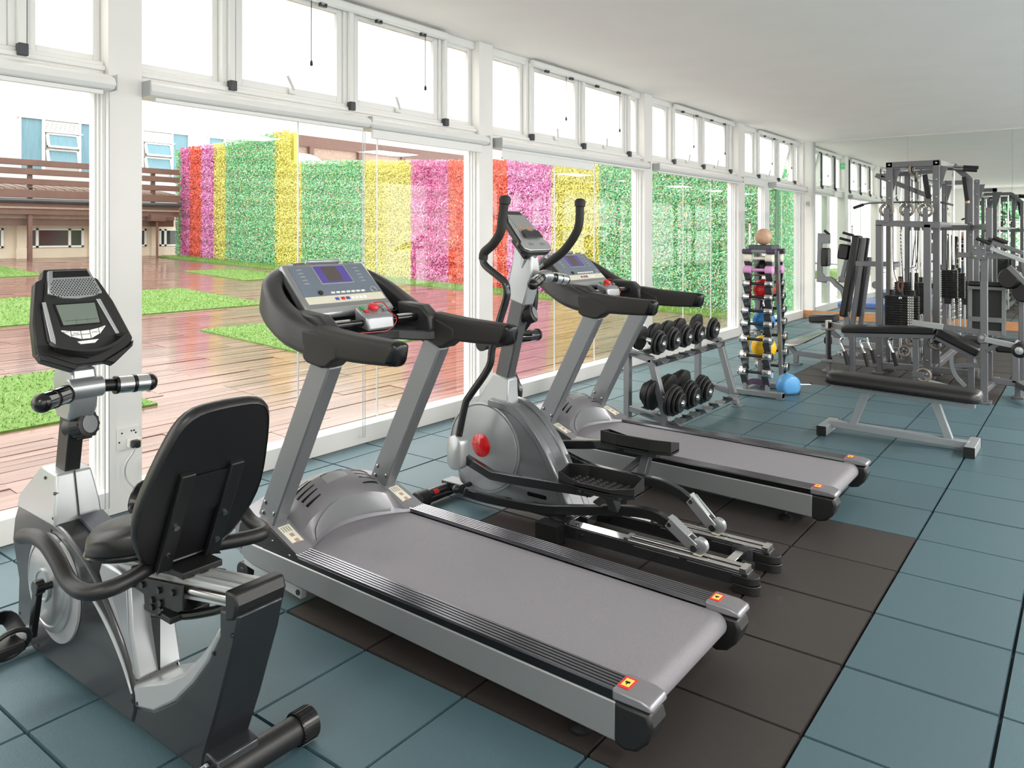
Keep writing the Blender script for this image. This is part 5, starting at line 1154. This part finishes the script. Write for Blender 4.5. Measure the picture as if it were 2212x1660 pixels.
# ================================================================ MULTI GYM
mg = thing('multi_gym', 'large grey steel multi-station gym with weight stacks, pulleys and black pads', 'gym machine', (9.8, 1.6, 0))
mPul = M('worn pulley metal', '8d857a', .4, .6)
mGF = M('gym steel paint', '727276', .38, .5, var=.05, nscale=200)
def G(name, b, m=None, **k): return obj(name, b, m or mGF, mg, **k)
def post(x, y, z0, z1, w=.07, d=.07): return G('post', B().box(x - d/2, x + d/2, y - w/2, y + w/2, z0, z1), bev=.004)
def beam(p, q, w=.06, h=.065, name='beam', m=None): return G(name, B().bar(p, q, w, h), m, bev=.004)
def bolts(par, L):
    for p, d in L: obj('bolt', B().lathe(p, d, [(-.002, .014), (.006, .013), (.011, .007)], 8), mBolt, par)
def pulley(c, d, r, name='pulley'):
    o = G(name, B().ring(c, d, r, r * .24, 28, 8), mPul)
    obj('pulley_hub', B().cyl(V(c) - V(d) * .012, V(c) + V(d) * .012, r * .3, 14), mFrameD, o)
    sp = B(); dd = V(d).normalized(); a = dd.orthogonal().normalized(); b = dd.cross(a)
    for k in range(5):
        e = a * math.cos(k * 1.2566) + b * math.sin(k * 1.2566); sp.bar(V(c) + e * r * .2, V(c) + e * r, .008, .012, dd)
    obj('pulley_spokes', sp, mFrameD, o); return o
# lower frame carrying the first stack
for y in (1.985, 1.49):
    p = post(9.65, y, .02, 1.72); bolts(p, [((9.615, y, .2), (-1, 0, 0))])
b = beam((9.65, 2.02, 1.74), (9.65, 1.36, 1.71), .07, .07)
for y, z in ((1.905, 1.885), (1.695, 1.885), (1.505, 1.875)):
    pulley((9.63, y, z), (1, 0, 0), .066)
    G('pulley_bracket', B().prism(rpoly(y, z - .06, .055, .17, .025, 4), 9.60, 9.608), bev=.002)
    G('hook', B().tube(smooth([(9.605, y, z + .01), (9.60, y, z + .05), (9.605, y + .01, z + .085), (9.62, y + .005, z + .075)], 3), .006, 6), mBolt)
for y in (2.0, 1.47): G('foot_plate', B().box(9.6, 9.7, y - .06, y + .06, 0, .02), bev=.003)
# towers (A near, C by the mirror) and the arch between
def twr(x, yl, yr_, zt):
    for y in (yl, yr_):
        p = post(x, y, .02, zt); bolts(p, [((x - .035, y, z), (-1, 0, 0)) for z in (zt - .22, zt - .42, zt - .03)])
    beam((x, yl + .035, zt - .03), (x, yr_ - .035, zt - .03), .07, .065)
    G('gusset', B().prism([(yl - .035, zt - .07), (yl - .11, zt - .07), (yl - .035, zt - .34)], x + .02, x + .03), mGF)
    G('gusset', B().prism([(yr_ + .035 - .07, zt - .07), (yr_ + .035 - .145, zt - .07), (yr_ - .035, zt - .34)], x + .02, x + .03), mGF)
    for y in (yl, yr_): G('foot_plate', B().box(x - .06, x + .06, y - .06, y + .06, 0, .02), bev=.003)
twr(9.95, 1.935, 1.445, 2.455); twr(13.85, 1.90, 1.46, 2.45)
for z in (1.72,): beam((9.95, 1.445, z), (13.85, 1.46, z)); beam((9.95, 1.935, 2.42), (13.85, 1.90, 2.42))
beam((9.95, 1.445, 2.43), (11.0, 1.42, 2.46))
arch = [(11.0, 1.92, 2.47), (11.0, 1.41, 2.47), (11.0, 1.235, 2.29)]
beam(arch[0], arch[1]); beam(arch[1], arch[2]); ap = post(11.0, 1.225, .02, 2.30, .06, .07); bolts(ap, [((10.965, 1.225, z), (-1, 0, 0)) for z in (1.75, 1.60, .9)])
beam((11.0, 1.225, 1.69), (11.0, 1.95, 1.69)); post(11.0, 1.93, .02, 2.47, .06)
G('padded_sleeve', B().bar((10.96, 1.29, 2.32), (10.96, 1.255, 2.02), .03, .05, (0, 1, 0)), mBlk, bev=.006); G('sleeve_tip', B().cyl((10.96, 1.255, 2.02), (10.96, 1.25, 1.99), .024, 12), mTan)
for dy, dz in ((0, 0), (.01, -.035)):
    G('pull_up_bar', B().tube([(10.9 + dz, 1.50, 2.46 + dz), (10.9 + dz, 1.18 + dy, 2.425 + dz)], .016, 10), mSteel)
    G('grip', B().tube([(10.9 + dz, 1.29, 2.437 + dz), (10.9 + dz, 1.13 + dy, 2.42 + dz)], .022, 12), mGrip)
# slanting support arm and lat bar
beam((10.3, 2.16, 2.34), (10.3, 1.55, 2.05), .05, .055, 'support_arm'); beam((10.3, 2.1, 2.33), (10.3, 1.45, 2.36), .05, .05, 'top_arm')
G('hinge_arm', B().bar((9.98, 1.57, 2.30), (9.98, 1.53, 2.02), .03, .055, (0, 1, 0)), mBlk, bev=.005); G('hinge_joint', B().box(9.94, 10.0, 1.50, 1.56, 1.94, 2.02), bev=.006)
G('lat_bar', B().tube(smooth([(10.3, 2.40, 1.945), (10.3, 2.27, 1.99), (10.3, 2.1, 2.0), (10.3, 1.7, 1.995), (10.3, 1.45, 1.985), (10.3, 1.32, 1.95)], 4), .012, 8), mSteel)
G('lat_grip', B().tube([(10.3, 2.42, 1.938), (10.3, 2.30, 1.98)], .019, 10), mGrip)
# tower head pulleys and cables
pulley((9.93, 1.70, 2.36), (.25, 1, 0), .058); pulley((9.99, 1.66, 2.28), (0, 1, 0), .05)
CB = []
for p in ([(9.93, 1.72, 2.36), (9.93, 1.73, 1.0)], [(9.93, 1.66, 2.30), (9.93, 1.655, 1.3), (9.93, 1.62, .92)], [(9.95, 1.65, 2.3), (9.95, 1.64, 1.2)], [(9.63, 1.84, 1.88), (9.63, 1.83, 1.2), (9.8, 1.77, .95)], [(9.63, 1.76, 1.88), (9.63, 1.75, 1.3), (9.8, 1.75, .92)],
          [(9.63, 1.97, 1.88), (9.63, 1.97, .9)], [(9.7, 1.62, 1.6), (9.75, 1.66, 1.25)], [(9.63, 1.57, 1.87), (9.65, 1.60, 1.3), (9.72, 1.68, 1.22)], [(11.2, 1.56, 2.3), (11.2, 1.555, 1.2)], [(11.2, 1.52, 2.3), (11.2, 1.515, 1.2)], [(9.5, 1.5, .5), (8.9, 1.35, .52), (8.7, 1.05, .5)]):
    G('cable', B().tube(smooth(p, 4), .0045, 6), mBlkS)
ch = B()
for k in range(22):
    z = 1.66 - k * .02; ch.ring((9.62, 1.755 - .02 * (k / 22) ** 2, z), (1, 0, 0) if k % 2 else (0, 1, 0), .009, .0025, 10, 4)
G('chain', ch, mChrome, kind='stuff')
# weight stacks with guide rods, top collars, numbered strip
def stack(x, y0, y1, zt, n, zr, rods, lab=None, dep=.11, z0=None):
    th = .028; 
    for k in range(n):
        zb = zt - (k + 1) * th
        if k == 0: src = G('weight_plate', B().box(x - dep/2, x + dep/2, y0, y1, zb, zb + th - .004), mBlk, bev=.002); me = src.data
        else:
            o = bpy.data.objects.new('weight_plate', me); C.objects.link(o); o.parent = mg; o.matrix_parent_inverse = Matrix.Translation(-V(mg.location)); o.location = (0, 0, -k * th)
            m_ = o.modifiers.new('bevel', 'BEVEL'); m_.width = .002; m_.segments = 1; m_.limit_method = 'ANGLE'
        if lab is not None:
            s = G('number_tag', B().box(x - dep/2 - .002, x - dep/2, lab, lab + .062, zb + .003, zb + th - .007), mWhite)
            obj('number_print', B().box(x - dep/2 - .0026, x - dep/2 - .002, lab + .012, lab + .026, zb + .008, zb + th - .012).box(x - dep/2 - .0026, x - dep/2 - .002, lab + .036, lab + .05, zb + .008, zb + th - .012), mBlkS, s)
    for y in rods:
        G('guide_rod', B().cyl((x, y, .06 if z0 is None else z0), (x, y, zr), .0155, 12), mChrome)
        G('rod_collar', B().cyl((x, y, zt), (x, y, zt + .065), .026, 14), mBlkS)
    G('selector_stem', B().cyl((x, (y0 + y1) / 2, zt - .02), (x, (y0 + y1) / 2, zt + .12), .012, 10), mFrameD)
    h = B()
    for k in range(n): h.cyl((x - dep/2 - .001, (y0 + y1) / 2, zt - (k + .5) * th), (x - dep/2 + .002, (y0 + y1) / 2, zt - (k + .5) * th), .005, 6)
    G('pin_holes', h, mBolt, kind='stuff')
stack(9.80, 1.60, 1.95, .90, 13, 1.70, (1.885, 1.665), .645 + 1.0, .11)
G('selector_pin', B().lathe((9.744, 1.775, .875), (-1, 0, 0), [(0, .01), (.03, .012), (.034, .018), (.05, .016), (.055, .002)], 14), mChrome)
stack(10.5, 1.63, 1.98, 1.02, 14, 2.40, (1.92, 1.69), None, .11)
stack(11.3, 1.40, 1.64, 1.15, 13, 2.42, (1.60, 1.45), 1.575, .11); stack(11.65, 1.36, 1.48, 1.10, 12, 1.68, (1.42,), None, .11)
stack(13.5, 1.52, 1.85, .9, 13, 1.7, (1.78, 1.58), None, .11)
for x, y in ((9.80, 1.56), (11.3, 1.60), (11.3, 1.45), (11.65, 1.42)):
    sp = B().tube([(x + .022 * math.cos(a), y + .022 * math.sin(a), (.45 if x < 10 else .5) + a * .0042) for a in (k * .5 for k in range(120))], .004, 4); G('buffer_spring', sp, mChrome)
G('cable_block', B().box(9.93, 9.97, 1.63, 1.67, 1.05, 1.16), mBlk, bev=.006); G('leather_strap', B().ribbon(smooth([(9.7, 1.78, 1.10), (9.7, 1.80, 1.03), (9.7, 1.79, .97), (9.7, 1.765, .96), (9.7, 1.75, 1.03), (9.7, 1.765, 1.10)], 3), .02, .008, (1, 0, 0)), M('brown strap leather', '6a4a3c', .6))
# ground frame
beam((9.65, 2.05, .10), (9.65, 1.0, .10)); beam((9.7, 1.98, .10), (13.85, 1.90, .10)); beam((9.65, 1.45, .10), (13.85, 1.46, .10)); beam((9.4, 2.45, .14), (9.66, 1.98, .10)); beam((9.65, 1.0, .08), (11.0, 1.22, .08)); beam((8.9, 1.46, .08), (9.65, 1.46, .09), .05, .05)
for y in (1.72, 1.80): pulley((9.5, y - .1, .42 - (y - 1.72) * 1.5), (1, 0, 0), .055)
G('pulley_yoke', B().box(9.48, 9.56, 1.52, 1.62, .36, .44), bev=.004); pulley((8.95, 1.30, .50), (1, 0, .2), .075); pulley((8.70, 1.38, .185), (1, 0, 0), .062)
G('wheel_arm', B().bar((8.68, 1.48, .19), (8.68, 1.37, .185), .02, .06), bev=.004)
# leg curl bench at the front
for y, z in ((2.06, .53), (1.45, .545), (.965, .43)): post(8.72, y, .015, z, .055, .06); G('foot_plate', B().box(8.67, 8.77, y - .045, y + .045, 0, .015), bev=.002)
beam((8.72, 2.14, .535), (8.72, 1.27, .585), .055, .05); beam((8.72, 1.285, .585), (8.72, .93, .40), .055, .05)
def padbox(name, p, q, w, th, up=(0, 0, 1)): return G(name, B().bar(p, q, w, th, up), mVinyl, bev=.02)
padbox('bench_pad', (8.80, 2.17, .585), (8.80, 1.275, .635), .24, .075); padbox('sloped_pad', (8.80, 1.265, .632), (8.80, .90, .45), .28, .085)
for y, x in ((2.13, 8.68), (1.93, 8.68), (1.92, 8.95), (1.70, 8.9)):
    h = G('hand_hold', B().tube(smooth([(x, y, .50), (x, y + .03, .49), (x, y + .035, .44), (x, y - .01, .34), (x, y - .03, .26)], 3), .014, 8), mChrome); obj('hold_grip', B().tube([(x, y - .0, .36), (x, y - .035, .22)], .022, 10), mGrip, h)
pa = post(8.55, .84, .02, 1.17, .06, .06); G('foot_plate', B().box(8.48, 8.62, .78, .90, 0, .02), bev=.003)
G('upper_arm', B().bar((8.55, .84, 1.15), (8.55, .835, 1.40), .055, .06, (0, 1, 0)), bev=.004)
pl = G('clamp_plate', B().box(8.49, 8.50, .82, .935, 1.37, 1.50), bev=.003); bolts(pl, [((8.49, y, z), (-1, 0, 0)) for y in (.845, .91) for z in (1.40, 1.475)])
beam((8.55, 1.06, 1.41), (8.55, .56, 1.395), .05, .05); beam((8.55, .93, 1.475), (8.55, .76, 1.475), .05, .05); lv = beam((8.50, .78, 1.475), (8.45, .50, 1.355), .05, .035, 'press_lever', mSilL)
for z, y in ((1.56, .90), (1.55, .80), (1.57, .76)):
    G('press_handle', B().tube([(8.8, y + .03, z + .01), (8.8, y - .09, z - .045)], .02, 10), mGrip)
beam((8.8, .80, 1.53), (8.8, .55, 1.43), .04, .04)
beam((8.55, 1.46, .725), (8.55, 1.18, .70), .045, .055, 'side_lever', mSilL); beam((8.55, 1.18, .70), (8.55, .86, .67), .045, .055)
jn = G('pivot_joint', B().prism(rpoly(.855, .62, .07, .10, .03, 4), 8.50, 8.56), bev=.004); obj('pivot_pin', B().cyl((8.49, .855, .63), (8.50, .855, .63), .018, 14), mSilL, jn)
beam((8.52, .83, .61), (8.47, .58, .575), .045, .05, 'link_arm', mSilL); beam((8.53, .82, .50), (8.52, .72, .58), .035, .04)
rl = G('foam_roller', B().lathe((8.30, .545, .555), (1, -.1, 0), [(0, .03), (0, .055), (.015, .068), (.2, .068), (.22, .055), (.22, .03)], 22), mVinyl, sharp=50); obj('roller_cap', B().lathe((8.30, .545, .555), (-1, .1, 0), [(-.01, .036), (.004, .034), (.008, .014), (.014, .012), (.015, .001)], 18), mSilL, rl)
G('curved_strap', B().ribbon(smooth([(8.6, 1.12, .42), (8.6, 1.115, .32), (8.6, 1.08, .22), (8.6, 1.0, .13)], 4), .035, .008, (1, 0, 0)), mSil)
beam((8.62, 1.10, .32), (8.55, .86, .36), .03, .045)
beam((8.75, 1.42, .12), (8.6, .97, .06), .06, .06, 'base_beam', mSilL); beam((8.55, .84, .12), (9.3, .80, .12), .05, .05)
post(9.0, .62, .15, .47, .06, .06); beam((9.0, .82, .15), (9.0, .50, .14), .06, .06); beam((9.0, .60, .14), (8.6, .40, .12), .06, .06); G('foot_plate', B().box(8.95, 9.05, .55, .65, 0, .02), bev=.003); post(9.0, .60, .0, .15, .05, .05)
G('knee_pad', B().box(9.1, 9.4, .62, .80, .42, .54), mVinyl, bev=.02)
# seated press station facing the aisle
padbox('seat_pad', (9.45, 1.14, .48), (9.45, .62, .47), .40, .07)
bp = G('back_pad', B().bar((9.62, .92, .56), (9.66, .92, 1.05), .34, .07, (1, 0, 0)), mBlk, bev=.015)
fr = B(); 
for y in (.765, 1.07): fr.bar((9.57, y, .54), (9.60, y, 1.05), .035, .03, (1, 0, 0))
for z in (.56, .70): fr.bar((9.575, 1.08, z), (9.575, .755, z), .03, .05)
G('back_frame', fr, mFrameG); padbox('shelf_pad', (9.55, 1.085, 1.08), (9.55, .755, 1.075), .12, .055); G('shelf_rail', B().bar((9.50, 1.085, 1.04), (9.50, .755, 1.035), .03, .03), mGF)
beam((9.8, .92, .35), (9.5, .92, .42)); post(9.85, .92, .02, 1.9, .06, .06); beam((9.85, .92, 1.69), (11.0, 1.2, 1.69)); beam((9.7, .55, .9), (9.7, .60, 1.35), .05, .05); post(9.75, .62, .02, 1.35, .05, .05)
beam((9.3, .70, 1.28), (9.3, .50, 1.05), .05, .05); 
for y, z in ((.72, 1.15), (.60, 1.02)): G('round_pad', B().lathe((9.4, y, z), (.9, -.4, 0), [(0, .03), (0, .09), (.03, .11), (.09, .11), (.12, .09), (.12, .02)], 22), mVinyl, sharp=50)
# chest fly station by the window side
beam((11.0, 2.70, .10), (11.0, 1.95, .10)); beam((10.6, 2.46, 1.23), (10.6, 1.95, 1.23)); beam((10.6, 1.95, 1.23), (9.98, 1.93, 1.23), .05, .05)
padbox('seat_pad', (11.0, 3.13, .45), (11.0, 2.80, .465), .32, .10); G('seat_tray', B().bar((11.0, 3.12, .385), (11.0, 2.80, .40), .28, .02), mFrameG); beam((11.0, 2.98, .38), (11.0, 2.68, .12), .06, .06); G('foot_plate', B().box(10.94, 11.06, 2.6, 2.74, 0, .05), bev=.003)
padbox('back_pad', (11.0, 2.70, .50), (11.0, 2.53, 1.59), .24, .09, (0, 1, 0)); G('back_post', B().bar((11.0, 2.63, .12), (11.0, 2.45, 1.56), .06, .06, (0, 1, 0)), bev=.004); G('rear_pad', B().bar((11.05, 2.55, .50), (11.05, 2.42, 1.56), .05, .06, (0, 1, 0)), mVinyl, bev=.01); G('rear_post', B().bar((11.1, 2.53, .3), (11.1, 2.40, 1.30), .05, .05, (0, 1, 0)), bev=.004)
padbox('arm_pad', (11.05, 2.72, 1.27), (11.05, 2.69, 1.47), .20, .14, (0, 1, 0)); G('arm_lever', B().bar((11.1, 2.76, .98), (11.1, 2.68, 1.32), .05, .05, (0, 1, 0)), mFrameG, bev=.004); G('arm_foot', B().box(11.05, 11.15, 2.62, 2.79, .95, 1.03), mFrameG, bev=.004)
for p, q in (((11.0, 2.72, 1.63), (11.0, 2.58, 1.59)), ((11.0, 2.76, 1.555), (11.0, 2.62, 1.515))): G('handle', B().tube([p, q], .018, 10), mGrip)
G('handle_post', B().box(11.02, 11.06, 2.63, 2.67, 1.45, 1.62), mSil)
lp = G('arm_panel', B().prism([(3.06, .95), (2.93, .94), (2.93, 1.0), (2.985, 1.08), (2.985, 1.48), (2.885, 1.48), (2.885, 1.605), (3.045, 1.625)], 10.98, 11.03), mFrameG, bev=.005)
padbox('arm_pad', (11.0, 2.94, 1.17), (11.0, 2.94, 1.42), .20, .09, (0, 1, 0)); G('handle', B().tube([(11.0, 2.96, 1.66), (11.0, 2.89, 1.60)], .018, 10), mGrip)
G('swing_arm', B().ribbon(smooth([(11.0, 3.0, .98), (11.0, 2.88, 1.0), (11.0, 2.80, .92), (11.0, 2.72, .85), (11.0, 2.69, .70), (11.0, 2.65, .30)], 2), .06, .07, (1, 0, 0)), mFrameG, bev=.004)
G('cam_plate', B().prism(rpoly(2.33, .93, .10, .10, .045, 5), 11.1, 11.11), mFrameG)
# swivel foot plate and low row at the window side
G('foot_platform', B().loft([[(9.75 + a, y, z + h) for a, y, z in ((-.13, 3.12, .235), (.13, 3.12, .235), (.15, 3.0, .225), (.15, 2.9, .235), (.10, 2.6, .41), (.10, 2.46, .47), (-.05, 2.46, .47), (-.05, 2.6, .41), (-.15, 2.9, .235), (-.15, 3.0, .225))] for h in (0, .022)]), mSteel, bev=.004)
G('platform_leg', B().bar((9.72, 3.03, .225), (9.68, 2.93, .12), .05, .05), bev=.004); post(9.68, 2.94, .02, .15, .055, .055); beam((9.68, 2.95, .14), (9.68, 2.5, .12), .05, .055); G('foot_plate', B().box(9.62, 9.74, 2.88, 3.0, 0, .02), bev=.003)
post(9.42, 2.49, .02, .58, .05, .05); G('swivel_column', B().cyl((9.38, 2.47, .14), (9.38, 2.47, .58), .022, 14), mBlkS); G('swivel_cap', B().cyl((9.40, 2.48, .50), (9.40, 2.48, .60), .04, 14), mSteel); G('swivel_flange', B().box(9.34, 9.46, 2.43, 2.55, .49, .51).box(9.34, 9.46, 2.43, 2.55, .12, .15), mFrameG, bev=.004); G('foot_plate', B().box(9.36, 9.48, 2.43, 2.55, 0, .02), bev=.003)
beam((9.42, 2.44, .55), (9.0, 2.2, .57), .05, .06); G('turn_plate', B().lathe((9.55, 2.30, .20), (0, 0, 1), [(0, .06), (.0, .13), (.02, .13), (.02, .02)], 24), mSteel)
G('roller_pad', B().cyl((9.9, 2.66, .30), (9.9, 2.57, .30), .045, 16), mBlk, bev=.01); beam((9.9, 2.6, .30), (9.9, 2.05, .27), .04, .07, 'slide_rail', mSilL)
# blue mat bench seen by the mirror
bm = thing('blue_bench', 'low blue padded bench against the mirror', 'bench', (13.8, 3.0, 0))
obj('pad', B().box(13.2, 14.5, 2.55, 3.35, .42, .50), mBlueV, bm, bev=.02)
obj('frame', B().box(13.25, 14.45, 2.6, 3.3, .36, .42), mFrameG, bm)
for x in (13.3, 14.4):
    for y in (2.65, 3.25): obj('leg', B().box(x - .025, x + .025, y - .025, y + .025, 0, .36), mFrameG, bm)
